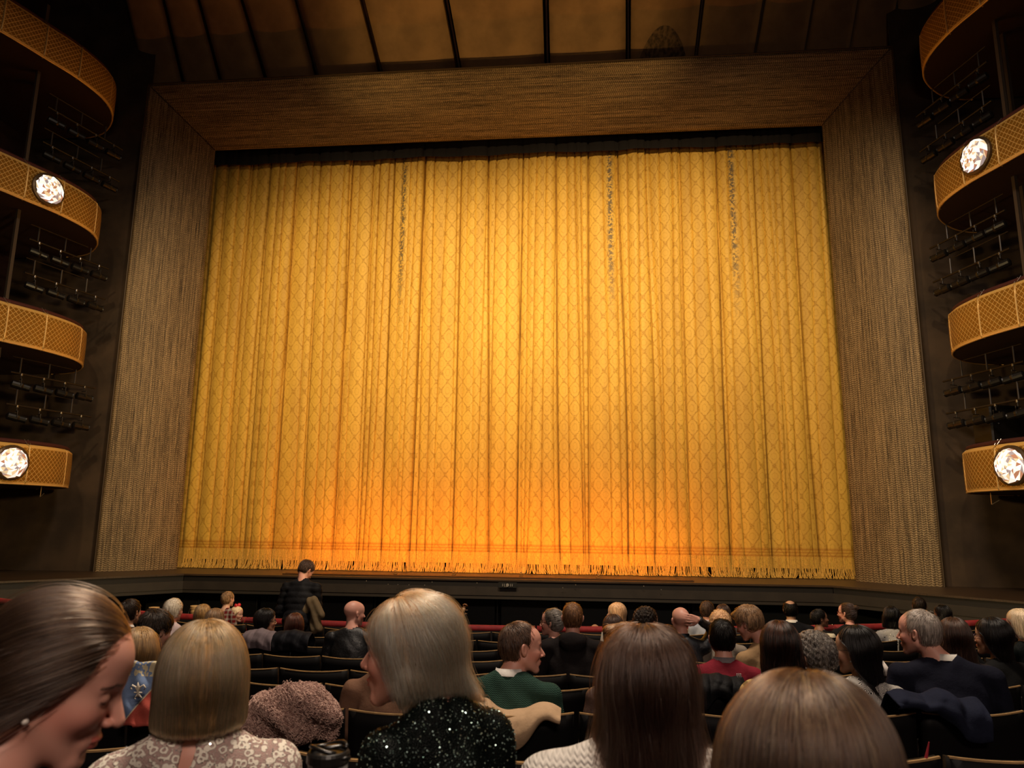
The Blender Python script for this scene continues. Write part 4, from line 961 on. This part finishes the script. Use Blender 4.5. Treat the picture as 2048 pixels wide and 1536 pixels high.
P5 = person('person whose smooth light brown crown fills the lower right, seen from behind', 1636, 1606, .74, yaw=-24, fem=True, tone='pink',
    hair=S('long', 'brown', len=.25, t=.008, wide=.081, open=.03, bd=.005, back=.03, deep=.09, st=dict(rad=.00026, length=.16, steps=14, centre=(-.02, .035, .15), grav=.9, stray=.0)), hair2=('honey', 2200), top=('plain', (.02, .02, .02)), n=11000)

# rows further down, left to right
person('person with blond hair at the far left edge, beyond the long-haired head', 2, 1240, row=5, yaw=10, fem=True, hair=S('long', 'dblonde', len=.12), top=('plain', (.03, .02, .02)))
person('person with short fair brown hair below the red rail at far left', 28, 1241, row=5, yaw=-15, hair=S('short', 'honey', t=.018), top=('plain', (.02, .015, .015)))
person('person with dark hair in white shirt and black vest, head turned right', 261, 1225, row=4, yaw=-42, hair=S('short', 'dark', t=.014), top=('plain', (.012, .011, .011)), collar=(.7, .66, .6), tone='tan')
person('person with brown hair just below the left tan tub', 303, 1241, row=5, yaw=0, hair=S('short', 'dkbrown', t=.02), top=('plain', (.02, .018, .016)))
person('person with thick dark hair in black bending right, in front of the white-haired head', 312, 1262, row=2, yaw=-62, pitch=16, hair=S('short', 'dark', t=.024), top=('plain', (.010, .009, .009)), tone='fair')
person('person with cropped white hair and pale pink shirt', 347, 1222, row=5, yaw=-34, hair=S('short', 'white', t=.016), top=('plain', (.62, .48, .47)), collar=(.62, .48, .47), tone='pink', sc=1.06)
person('person with honey blonde hair whose tapestry coat hangs on the seat', 276, 1305, row=1, yaw=5, fem=True, hair=S('long', 'dblonde', len=.15), top=('plain', (.05, .03, .02)))
person('person with straight honey hair below the right tan tub', 405, 1230, row=6, yaw=-12, fem=True, hair=S('long', 'honey', len=.14), top=('plain', (.02, .02, .02)))
person('person with highlighted wavy blond hair beside the small girl', 430, 1241, row=5, yaw=-20, fem=True, hair=S('long', 'lightbr', len=.15, flare=.02), hair2=('blonde', 260), top=('plain', (.03, .02, .02)))
person('boy with fair brown hair in dark red plaid shirt, sitting tall', 456, 1199, row=7, yaw=-50, child=True, sc=.86, w=.14, hair=S('short', 'lightbr', t=.012), top=('plaid', (.12, .012, .012)), eyes='open')
G1 = person('small blonde girl with red hair bow and red dress, arm stretched to the right', 474, 1229, row=7, yaw=-128, tyaw=-95, pitch=4, child=True, fem=True, sc=.80, w=.12, hair=S('long', 'palebl', len=.13, open=.045, wide=.085), top=('plain', (.20, .012, .018)), eyes='open', res=.0055,
    arms={'L': ((-.12, 0, -.085), (-.12, .2, -.14), (-.10, .40, -.10), (.0, 1, .1), (0, 0, -1), -1, .25), 'R': ((.12, 0, -.085), (.14, .06, -.30), (.05, .2, -.34), (-.3, .8, -.1), (0, 0, -1), 1, .3)})
mb = MB()
for s in (-1, 1): mb.lathe(G1['world']((-.02+s*.004, -.02, .135)), [(.004, 0), (.022, .022), (.026, .04), (.015, .048)], 10, G1['M']@np.array([s, -.3, .25]))
mb.build('hair_bow', plain('red_satin', (.55, .02, .03), .4), G1['root'], smooth=True)
ST_ = person('person standing in a black quilted puffer jacket, looking down at a coat in hand', 612, 1141, 9.35, yaw=-55, pitch=42, tyaw=-25, lean=16, hair=S('short', 'dkbrown', t=.014), top=('nylon', (.010, .010, .012)), puff=.012, stand=True, tone='pink', w=.20, sc=1.02,
    arms={'L': ((-.20, 0, -.085), (-.26, .05, -.36), (-.08, .26, -.48), (.3, .9, -.4), (.6, 0, -.8), -1, .5), 'R': ((.20, 0, -.085), (.22, .10, -.34), (.06, .30, -.44), (-.1, .8, -.5), (-.5, 0, -.8), 1, .5)})
person('person with dark curly shoulder hair, glasses and mauve wrap, in profile to the right', 532, 1243, row=5, yaw=-76, fem=True, hair=S('long', 'black', len=.13, t=.02, wave=.003), top=('plain', (.26, .20, .21)), glasses=(.02, .02, .02), tone='tan', tyaw=-30)
person('person with auburn bob in front of the standing one', 588, 1251, row=5, yaw=5, fem=True, hair=S('long', 'auburn', len=.14), top=('nylon', (.012, .012, .014)))
person('bald person in black shirt looking right', 709, 1227, row=4.6, yaw=-66, pitch=6, hair=('bald', 'dark', {}), top=('leather', (.012, .012, .013)), tone='pink', w=.21, sc=1.03, tyaw=-20)
person('person in tan brown top, head hidden behind the pale blonde hair', 782, 1290, row=1, yaw=-10, hair=S('short', 'dkbrown', t=.01), top=('plain', (.20, .105, .065)), tone='tan', w=.175)
person('person with blond hair low in the orchestra pit', 898, 1255, 12.0, yaw=20, fem=True, hair=S('long', 'dblonde', len=.12), top=('plain', (.01, .01, .01)))
person('person with cropped brown hair, white collar and dark green sweater, in profile to the right', 1043, 1296, row=1, yaw=-78, pitch=4, roll=-4, hair=S('short', 'brown', t=.006, front=.066), top=('knit', (.028, .066, .050)), collar=(.78, .74, .70), tone='pink', sc=1.06, w=.195, tyaw=-10, eyes='open', toff=(-.05, 0, .02))
person('person with grey hair pinned in a bun and brown glasses, facing left', 1104, 1246, row=4, yaw=74, fem=True, hair=S('bun', 'grey', t=.012, bun=(0, -.085, .075)), glasses=(.10, .05, .03), top=('plain', (.016, .014, .015)), tone='pink')
person('person with thin ginger hair in a faded black hooded sweatshirt, seen from behind', 1145, 1236, row=3, yaw=2, hair=S('short', 'ginger', t=.005), top=('plain', (.014, .011, .011)), hood=True, tone='pink', w=.215)
person('person low in the pit showing only a bald crown', 1190, 1264, 11.6, hair=('bald', 'grey', {}), top=('plain', (.01, .01, .01)), tone='tan')
person('person with straight blonde hair and white top near the pit rail', 1232, 1228, row=6, yaw=66, fem=True, hair=S('long', 'blonde', len=.19), top=('plain', (.62, .58, .52)), tyaw=30)
person('person with brown hair in front of the straight blonde one', 1226, 1258, row=4, yaw=14, fem=True, hair=S('long', 'dkbrown', len=.15), top=('plain', (.3, .27, .24)))
person('person with swept ginger brown hair and mauve leather jacket, in profile to the left', 1249, 1298, row=1, yaw=80, pitch=4, hair=S('short', 'ginger', t=.016, quiff=True), top=('leather', (.11, .065, .055)), tone='pink', eyes='open', toff=(.02, 0, 0), tyaw=20)
person('person with short dark wavy hair, ear showing, beside the bald crown', 1293, 1246, row=3, yaw=-38, hair=S('curly', 'dark', t=.009), top=('plain', (.015, .013, .013)), tone='pink')
person('person with brown hair, a small head between two larger ones', 1337, 1279, row=3, yaw=-10, child=True, sc=.82, hair=S('short', 'dkbrown', t=.02), top=('plain', (.02, .02, .02)))
person('bald person in black leather jacket with one hand laid on the head', 1361, 1241, row=4, yaw=18, pitch=-4, hair=('bald', 'dark', {}), top=('leather', (.012, .014, .020)), tone='pink', w=.20, res=.006,
    arms={'R': ((.20, 0, -.085), (.30, .10, .06), (.145, -.085, .150), (-1, .05, .12), (0.1, .9, 0), 1, .22), 'L': ((-.20, 0, -.085), (-.25, .04, -.34), (-.11, .25, -.44), (.35, .8, -.1), (0, 0, -1), -1, .3)}, collar=(.012, .014, .018))
person('person with brown hair in pale blue shirt at the rail', 1415, 1222, row=7, yaw=-18, hair=S('short', 'brown', t=.014), top=('plain', (.36, .38, .46)), collar=(.4, .42, .5), tone='pink')
person('person with dark brown hair right of the pale blue shirt', 1446, 1229, row=7, yaw=12, fem=True, hair=S('long', 'dkbrown', len=.15), top=('plain', (.05, .04, .04)))
person('person with frizzy blond curls behind the crimson sweater', 1441, 1250, row=4, yaw=0, fem=True, hair=S('curly', 'blonde', t=.022), top=('plain', (.3, .25, .2)))
person('person with dark thinning hair, grey collar and crimson sweater, seen from behind', 1444, 1277, row=2, yaw=10, hair=S('short', 'black', t=.010), top=('plain', (.23, .020, .034)), collar=(.24, .21, .22), tone='pink', w=.185, cl_name='wool_crimson')
person('person with tousled brown hair and tan blazer bending left', 1497, 1247, row=3, yaw=66, pitch=24, tyaw=25, troll=-14, hair=S('short', 'lightbr', t=.024, quiff=True), top=('suit', (.37, .235, .12)), tone='pink', eyes='open', w=.21, toff=(.06, 0, 0))
person('person with long glossy auburn black hair and gold striped blouse', 1560, 1294, row=1, yaw=10, fem=True, hair=S('long', 'auburn', len=.17, t=.014, flare=.02), hair2=('black', 3000), top=('gold', (.55, .38, .16)), tone='pink')
person('person with black hair balding at the crown, white collar and black suit', 1581, 1221, row=7, yaw=0, hair=S('balding', 'black', t=.012), top=('suit', (.010, .010, .012)), collar=(.75, .70, .62), tone='tan', w=.21, sc=1.05)
person('person with short wavy grey hair and pearl earring, head bowed to the left', 1629, 1316, row=1, yaw=52, pitch=18, fem=True, hair=S('curly', 'grey', t=.018), hair2=('dark', 500), top=('plain', (.10, .11, .06)), ear=True, tone='tan')
person('boy with black hair and cream and black striped top, looking right', 1640, 1238, row=6, yaw=-72, pitch=-6, child=True, sc=.88, w=.15, hair=S('short', 'black', t=.014), top=('stripe', (.62, .55, .40)), tone='brown', eyes='open')
person('person with dark hair in a bun, red-framed glasses and black sweater, facing left', 1694, 1227, row=6, yaw=66, fem=True, hair=S('bun', 'dkbrown', t=.008, bun=(0, -.11, .075)), top=('plain', (.012, .012, .012)), glasses=(.12, .01, .02), tone='pink', w=.19)
person('person with long straight black hair, glasses and white lace over black, facing left', 1712, 1302, row=1, yaw=70, pitch=4, fem=True, hair=S('long', 'black', len=.27, t=.010, open=.0), top=('lacebw', (.01, .01, .01)), glasses=(.012, .012, .012), ear=True, tone='tan', tyaw=30)
person('person with black curls and cream top by the red rail', 1784, 1234, row=6, yaw=0, fem=True, hair=S('long', 'black', len=.13, wide=.10, flare=.015, wave=.006), top=('lacebw', (.6, .5, .4)), tone='brown')
person('person with cropped dark hair and light grey sweater at the rail', 1839, 1213, row=7, yaw=0, hair=S('short', 'dark', t=.010), top=('plain', (.30, .27, .24)), tone='brown', w=.21, toff=(.10, 0, -.03))
person('person with loose black hair and charcoal top, looking left, beside the light grey sweater', 1884, 1229, row=7, yaw=60, fem=True, hair=S('long', 'black', len=.13, flare=.02), top=('plain', (.06, .055, .06)), tone='brown')
person('person with short grey hair, white collar and dark navy suit, turned left', 1838, 1266, row=1.25, yaw=72, pitch=4, hair=S('short', 'salt', t=.007), top=('suit', (.010, .011, .021)), collar=(.72, .68, .62), tone='pink', w=.225, sc=1.04, tyaw=15, stubble=.25, toff=(.10, 0, .01), eyes='open')
person('person with long loose brown black hair behind the navy suit', 1909, 1276, row=2, yaw=15, fem=True, hair=S('long', 'dkbrown', len=.26, flare=.03, t=.014), top=('plain', (.03, .025, .025)), tone='tan')
person('person in black with glasses, both hands raised beside the face', 1984, 1276, row=2, yaw=70, fem=True, hair=S('long', 'black', len=.16, t=.016, open=.02), top=('plain', (.010, .010, .010)), glasses=(.08, .03, .07), tone='tan', tyaw=50, res=.005,
    arms={'L': ((-.16, 0, -.085), (-.20, .14, -.26), (-.12, .25, .02), (.0, .25, 1), (.5, -.8, 0), -1, .2), 'R': ((.16, 0, -.085), (.20, .16, -.26), (.06, .30, .04), (-.1, .3, 1), (-.5, -.8, 0), 1, .25)})
person('person with white bobbed hair and black sequined top at the right edge', 2040, 1250, row=3, yaw=62, fem=True, hair=S('long', 'palebl', len=.11), top=('sequin', (.012, .014, .014)), tone='fair')

# ---------------------------------------------------------------- sequins: little discs lying on the cloth
def sequins(P, n, size, cols):
    rng = np.random.default_rng(11); V = P['clothV']; i = rng.integers(0, len(V), n*2); Q = V[i]+rng.normal(0, .004, (len(i), 3))
    Hc = P['Hc']; g = grad(P['cloth'], (Q-Hc).astype(np.float32), .004); d = P['cloth']((Q-Hc).astype(np.float32)); Q = Q-g*d[:, None]+g*.0012
    k = rng.permutation(len(Q))[:n]; Q = Q[k]; g = g[k]
    tl = g+rng.normal(0, .55, g.shape); tl /= np.linalg.norm(tl, axis=1)[:, None]; a = np.cross(tl, np.array([0, 0, 1.0])+rng.normal(0, .01, 3)); a /= np.linalg.norm(a, axis=1)[:, None]; b = np.cross(tl, a)
    VV = np.concatenate([(Q+size*(math.cos(t)*a+math.sin(t)*b))[:, None] for t in np.arange(6)*PI/3], 1).reshape(-1, 3); n = len(Q)
    return mesh('sequins', VV, [tuple(range(6*i, 6*i+6)) for i in range(n)], cols, P['root'], smooth=False, kind='stuff')
m, nt, b = newmat('teal_sequin'); b.inputs['Base Color'].default_value = (.42, .60, .55, 1); b.inputs['Metallic'].default_value = .9; b.inputs['Roughness'].default_value = .26
sequins(P3, 7500, .0021, m)
m2, nt, b = newmat('crystal_bead'); b.inputs['Base Color'].default_value = (.85, .9, .92, 1); b.inputs['Metallic'].default_value = .7; b.inputs['Roughness'].default_value = .12
sequins(P2, 900, .0017, m2)

# ---------------------------------------------------------------- coats and things left on the seats
def drape(nm, label, cat, px0, px1, row, top, back, front, mat, wr=.012, thick=.012, dy=0.0, nu=48, nv=26, seed=1, group=None):
    """cloth hung over a seat back: top(u) height over the edge, back(u)/front(u) how far it hangs on the viewer's and the stage side"""
    y0 = float(np.interp(row, sorted(ROWY), [ROWY[i] for i in sorted(ROWY)]))+dy; zt = float(np.interp(row, sorted(ROWZ), [ROWZ[i] for i in sorted(ROWZ)]))
    def X(px): p0 = at(px, 1380, 1)-CAM; return CAM[0]+p0[0]/p0[1]*(y0+.1)
    x0, x1 = X(px0), X(px1); rng = np.random.default_rng(seed); ph = rng.uniform(0, 6, 8)
    V = []
    for a in range(nu):
        u = a/(nu-1); x = x0+(x1-x0)*u; yb = y0+x*x/40; t = top(u); lb, lf = back(u), front(u)
        for c in range(nv):
            v = c/(nv-1)
            if v < .5:
                k = 1-v/.5; y = yb-.085-.03*math.sin(k*3)-.02*k; z = zt+t-lb*k**1.15-.012*(1-k)
            else:
                k = (v-.5)/.5; y = yb-.05+.13*min(1, k*2.2); z = zt+t+.010*math.sin(min(1, k*3)*PI)-lf*max(0, k-.12)
            w_ = wr*(math.sin(u*17+ph[0]+3*v)+.7*math.sin(u*31+ph[1]+math.sin(v*5+ph[2])*2)+.5*math.sin(v*19+ph[3]+u*9))
            V.append((x+.3*w_, y-.9*w_*(1.2 if v < .5 else .3), z+.5*w_))
    o = mesh(nm, V, [(a*nv+c, (a+1)*nv+c, (a+1)*nv+c+1, a*nv+c+1) for a in range(nu-1) for c in range(nv-1)], mat, None)
    md = o.modifiers.new('thickness', 'SOLIDIFY'); md.thickness = thick; md.offset = 1; md2 = o.modifiers.new('smooth', 'SUBSURF'); md2.levels = 1; md2.render_levels = 1
    return props(o, label, cat, group)
sstep = lambda a, b, x: (lambda t: t*t*(3-2*t))(min(1, max(0, (x-a)/(b-a))))
drape('coat', 'beige wool coat folded over the seat back behind the green sweater', 'coat', 952, 1122, 1, lambda u: .050*math.exp(-((u-.12)/.12)**2)+.038*math.exp(-((u-.80)/.16)**2)-.010, lambda u: .022+.11*math.exp(-((u-.50)/.22)**2), lambda u: .28, fabric('beige_wool', (.52, .35, .21), 'plain'), wr=.004)
drape('jacket', 'black jacket with small white chest letters hung behind the crimson sweater', 'jacket', 1382, 1494, 2, lambda u: .07-.04*abs(u-.4), lambda u: .13+.04*math.sin(u*9), lambda u: .25, fabric('black_nylon', (.010, .010, .011), 'nylon'), wr=.008)
drape('coat', 'dark navy linen coat thrown over the seat back behind the navy suit', 'coat', 1808, 2012, 1, lambda u: .075-.04*sstep(.6, 1, u)+.010*math.sin(u*14), lambda u: .04+.12*sstep(.35, .75, u), lambda u: .25, fabric('navy_linen', (.014, .017, .034), 'plain'), wr=.007)
drape('garment', 'cream garment with dark red lining laid over a seat back beside the cream top', 'garment', 1744, 1806, 3, lambda u: .02+.06*sstep(0, .6, u), lambda u: .03+.05*u, lambda u: .2, fabric('cream_cloth', (.72, .66, .60), 'plain'), wr=.003)
drape('coat', 'black quilted puffer coat with grey lining hung behind the auburn bob', 'coat', 552, 626, 5, lambda u: .13-.05*abs(u-.5), lambda u: .17, lambda u: .25, fabric('black_puffer', (.012, .012, .015), 'nylon'), wr=.006)
drape('scarf', 'mauve grey knitted scarf over the seat back behind the curly dark hair', 'scarf', 490, 552, 5, lambda u: .13-.06*abs(u-.5), lambda u: .16, lambda u: .2, fabric('mauve_knit', (.20, .155, .165), 'plain'), wr=.006)
# small white letters on the black jacket
y_j = 4.53+.0; p = at(1479, 1351, rowdepth(1479, 1351, 2)-.46)
j = [o for o in COL.objects if o.name.startswith('jacket') and o.parent is None][0]
mb = MB()
for k, (dx, w_) in enumerate(((-.014, .006), (-.004, .006), (.006, .008))):
    mb.box((p[0]+dx, p[1], p[2]+.004), (w_, .004, .012)); mb.box((p[0]+dx+.002, p[1], p[2]-.006), (w_*.6, .004, .008))
mb.build('chest_letters', plain('white_print', (.75, .75, .75), .6), j)

# tapestry coat: blue cloth with fleur-de-lis and a red border
def tapestry():
    m, nt, b = newmat('tapestry_cloth'); g = N(nt); t = g.n('ShaderNodeTexCoord'); s = g.n('ShaderNodeSeparateXYZ'); nt.links.new(t.outputs['UV'], s.inputs[0]); u, v = s.outputs[0], s.outputs[1]
    dg = g.m('SUBTRACT', v, g.m('MULTIPLY', u, .75)); red = g.m('LESS_THAN', dg, -.08); bord = g.m('LESS_THAN', g.m('ABSOLUTE', g.m('ADD', dg, .08)), .016)
    sc = g.m('SINE', g.m('MULTIPLY', g.noise(g.coord('UV'), 5, 2), 30)); scroll = g.m('MULTIPLY', g.m('GREATER_THAN', v, .78), g.ramp(sc, -.6, .1))
    w_ = g.noise(g.coord('UV'), 40, 2)
    c = g.mix(red, g.mix(w_, (.13, .20, .36), (.20, .28, .46)), g.mix(w_, (.36, .05, .035), (.50, .09, .06))); c = g.mix(bord, c, (.62, .52, .36)); c = g.mix(scroll, c, (.62, .53, .33))
    nt.links.new(c, b.inputs['Base Color']); b.inputs['Roughness'].default_value = .9; nt.links.new(g.bump(g.noise(g.coord('Object'), 300, 2), .4, .003), b.inputs['Normal'])
    dpt = 3.35; nu, nv = 22, 24; V = []; uv = []
    TL, TR, BL, BR = (238, 1322), (322, 1326), (236, 1450), (300, 1452)
    for a in range(nu):
        for c in range(nv):
            u = a/(nu-1); v_ = c/(nv-1); px = (TL[0]*(1-u)+TR[0]*u)*v_+(BL[0]*(1-u)+BR[0]*u)*(1-v_); py = (TL[1]*(1-u)+TR[1]*u)*v_+(BL[1]*(1-u)+BR[1]*u)*(1-v_)
            V.append(at(px, py, dpt+.10*v_-.02*math.sin(PI*u)+.008*math.sin(u*11+v_*7)+.006*math.sin(v_*17))); uv.append((u, v_))
    o = mesh('coat', V, [(a*nv+c, (a+1)*nv+c, (a+1)*nv+c+1, a*nv+c+1) for a in range(nu-1) for c in range(nv-1)], m, None, uv=uv)
    md = o.modifiers.new('thickness', 'SOLIDIFY'); md.thickness = .02; md.offset = -1
    props(o, 'blue tapestry coat with cream fleur-de-lis and red border on a seat back', 'coat')
    C = at(276, 1380, dpt-.035); R_ = C_R; U_ = C_U; mb = MB(); k = .030
    def pt(x, y): return C+R_*x*k+U_*y*k
    for pth, r in (([(0, -1.1), (0, -.4), (0, .5), (0, 1.2)], [.004, .007, .010, .002]), ([(0, -.3), (.35, .45), (.85, .75), (1.15, .35), (.95, .05)], [.006, .006, .006, .005, .004]), ([(0, -.3), (-.35, .45), (-.85, .75), (-1.15, .35), (-.95, .05)], [.006, .006, .006, .005, .004]),
                   ([(-.6, -.4), (.6, -.4)], [.0045, .0045]), ([(0, -.5), (.35, -1.0), (.6, -1.25), (.35, -1.4)], [.005, .005, .004, .003]), ([(0, -.5), (-.35, -1.0), (-.6, -1.25), (-.35, -1.4)], [.005, .005, .004, .003])):
        mb.tube([pt(*q) for q in pth], [v*.72 for v in r], 6)
    mb.build('fleur_de_lis', plain('cream_embroidery', (.68, .60, .48), .9), o, smooth=True)
tapestry()

def teddy():
    """curly pink brown fleece coat slumped over a seat back"""
    D = 3.30; c = at(590, 1425, D); sh = -12
    L = [(500, 1440, .00, .075), (540, 1428, .0, .10), (585, 1408, -.02, .105), (618, 1405, -.03, .115), (655, 1425, .0, .09), (668, 1458, .03, .065), (610, 1450, .0, .11), (550, 1462, .0, .09), (505, 1462, .02, .06)]
    pr = [(at(x+sh, 1428+(y-1428)*.85, D+dz)-c, r*.86) for x, y, dz, r in L]
    def F(P):
        d = None
        for q, r in pr: v = ell(P, q, (r, r*.75, r)); d = v if d is None else smin(d, v, .045)
        x, y, z = P[:, 0], P[:, 1], P[:, 2]
        d = d+.010*np.sin(x*28+np.sin(z*19)*2)+.006*np.sin(z*33+x*21)
        d = d-.0035*np.sin(x*190+2*np.sin(z*60))*np.sin(z*170+2*np.sin(x*70))*np.sin(y*180)
        return d
    ax = [np.arange(a, b, .0065, dtype=np.float32) for a, b in ((-.40, .40), (-.20, .20), (-.28, .26))]
    V, Q = snet(F, *ax); m = plain('fleece', (.20, .105, .085), .95, var=.3, scale=70)
    o = mesh('fleece_coat', V+c, Q, m, None); props(o, 'curly pink brown fleece coat slumped over a seat back between the bob and the sequins', 'coat')
    fm, nt, b = newmat('fleece_curl'); g = N(nt); hi = g.n('ShaderNodeHairInfo'); nt.links.new(g.mix(hi.outputs['Random'], (.34, .19, .155), (.80, .55, .45)), b.inputs['Base Color']); b.inputs['Roughness'].default_value = .8
    s = strands(o, F, np.eye(3, dtype=np.float32), c, fm, 15000, length=.020, steps=7, rad=.0014, centre=(0, 0, .5), grav=.3, lift=.008, hang=False, seedv=V, curlr=.0055); s.name = 'fleece_curls'
teddy()

def tumbler():
    c = at(655, 1545, 1.22); root = empty('tumbler', c-np.array([0, 0, .09]), 'clear tumbler with black flip lid held upright before the empty seat', 'cup')
    b = c-np.array([0, 0, .09])
    gm, nt, bs = newmat('clear_plastic'); bs.inputs['Base Color'].default_value = (.75, .72, .70, 1); bs.inputs['Roughness'].default_value = .12; bs.inputs['Transmission Weight'].default_value = .85; bs.inputs['IOR'].default_value = 1.2
    mb = MB(); mb.lathe(b, [(.026, 0), (.029, .01), (.034, .11), (.032, .11), (.027, .012)], 28); mb.build('cup_body', gm, root, smooth=True)
    lid = plain('black_lid', (.012, .011, .010), .28, spec=.7)
    mb = MB(); mb.lathe(b+(0, 0, .105), [(.034, 0), (.036, .004), (.036, .016), (.033, .020), (.030, .021), (.029, .016), (.0, .015)], 28); l = mb.build('lid', lid, root, smooth=False)
    mb = MB(); mb.tube([b+np.array((.030*math.cos(a), .030*math.sin(a)*.8, .130+.004*math.sin(a*2))) for a in np.linspace(0, 5.4, 18)], .0035, 6); mb.box(b+(.008, -.0, .131), (.030, .012, .006), .5, .002); mb.tube([b+(.026, -.02, .118), b+(.042, -.01, .118)], .003, 6)
    mb.build('flip_loop', lid, l, smooth=True)
tumbler()

def tub(px, py, label, s=1.0):
    c = at(px, py, 12.4); mb = MB(); root = empty('woven_tub', c-np.array([0, 0, .3]), label, 'tub')
    mb.lathe(c-np.array([0, 0, .12]), [(.055, -.18), (.065, 0), (.080, .13), (.086, .135), (.086, .15), (.070, .15), (.06, .0)], 18); mb.build('shell', plain('tan_weave', (.62, .40, .18), .7, var=.3, scale=60, stretch=(.2, .2, 3)), root, smooth=False)
    mb = MB()
    for z in (-.04, .02, .08): mb.tube([c+np.array([(.070+.012*(z+.04)/.12)*math.cos(a), (.070+.012*(z+.04)/.12)*math.sin(a), z-.09]) for a in np.linspace(0, 2*PI, 19)], .004, 5)
    mb.build('band', plain('tub_band', (.36, .20, .08), .6), root)
    mb = MB(); mb.tube([c+(-.085, 0, .02), c+(-.12, .0, -.1), c+(-.13, 0, -.35)], .005, 5); mb.tube([c+(0, 0, -.3), c+(0, 0, -1.4)], .012, 6); mb.build('stand', plain('stand_metal', (.3, .28, .22), .4, .6), root)
tub(308, 1218, 'small tan woven tub on a stand, the one nearer the white-haired head\'s left'); tub(391, 1215, 'small tan woven tub on a stand, right of the white-haired head')
def cello():
    c = at(922, 1248, 12.2); root = empty('cello', c-np.array([0, 0, 1.0]), 'slanting cello neck and scroll rising from the orchestra pit', 'cello')
    d = np.array([.16, 0, 1.0]); d /= np.linalg.norm(d); W = plain('cello_wood', (.22, .085, .03), .35, var=.3, scale=8)
    mb = MB(); mb.tube([c-d*.45, c+d*.15], .024, 8); mb.tube([c+d*.15, c+d*.27], [.022, .030], 8); mb.build('neck', plain('neck_wood', (.42, .25, .12), .4), root, smooth=True)
    mb = MB(); q = c+d*.29; mb.tube([q+np.array([(.045-.0045*k)*math.cos(k*.8)+.01, 0, (.045-.0045*k)*math.sin(k*.8)]) for k in range(9)], .016, 7); mb.build('scroll', W, root, smooth=True)
    mb = MB()
    for k in range(4): mb.tube([c+d*(.17+.03*k)+np.array([-.03, 0, 0])*(1 if k % 2 else -1), c+d*(.17+.03*k)+np.array([-.075, 0, .0])*(1 if k % 2 else -1)], .007, 6)
    mb.build('tuning_pegs', W, root)
    mb = MB(); P_ = c-d*.75; mb.lathe(P_-np.array([0, 0, .35]), [(.18, 0), (.22, .1), (.16, .3), (.19, .5), (.12, .62)], 16); mb.build('body', W, root, smooth=True)
    b0, b1 = at(891, 1236, 12.1), at(899, 1258, 12.1); mb = MB(); mb.tube([b0+(b0-b1)*.1, b1+(b1-b0)*1.2], .006, 6); props(mb.build('bow', plain('bow_wood', (.4, .25, .12), .4)), 'thin bow held slanting above the pit rail', 'bow')
cello()
mb = MB(); a, b = at(1858, 1484, 1.9), at(1852, 1516, 1.9); mb.tube([a, b], [.0012, .0042], 5); props(mb.build('programme_edge', plain('red_paper', (.45, .03, .05), .6)), 'thin red sliver of a programme between the near right seats', 'programme')
c = at(626, 1212, 9.05)
def FC(P):
    d = rc(P, (-.10, 0, -.06), (-.02, -.01, .06), .05, .06); d = smin(d, rc(P, (0, 0, .05), (.10, .0, -.10), .06, .055), .03); d = smin(d, rc(P, (.02, 0, -.02), (.06, 0, -.26), .06, .075), .04); return d+.008*np.sin(P[:, 0]*60+P[:, 2]*30)
V, Q = snet(FC, *[np.arange(a, b, .012, dtype=np.float32) for a, b in ((-.22, .26), (-.14, .14), (-.40, .20))])
props(mesh('held_coat', V+c, Q, fabric('olive_tan', (.16, .115, .065), 'plain')), 'olive tan coat bundled in the hands of the standing person', 'coat')
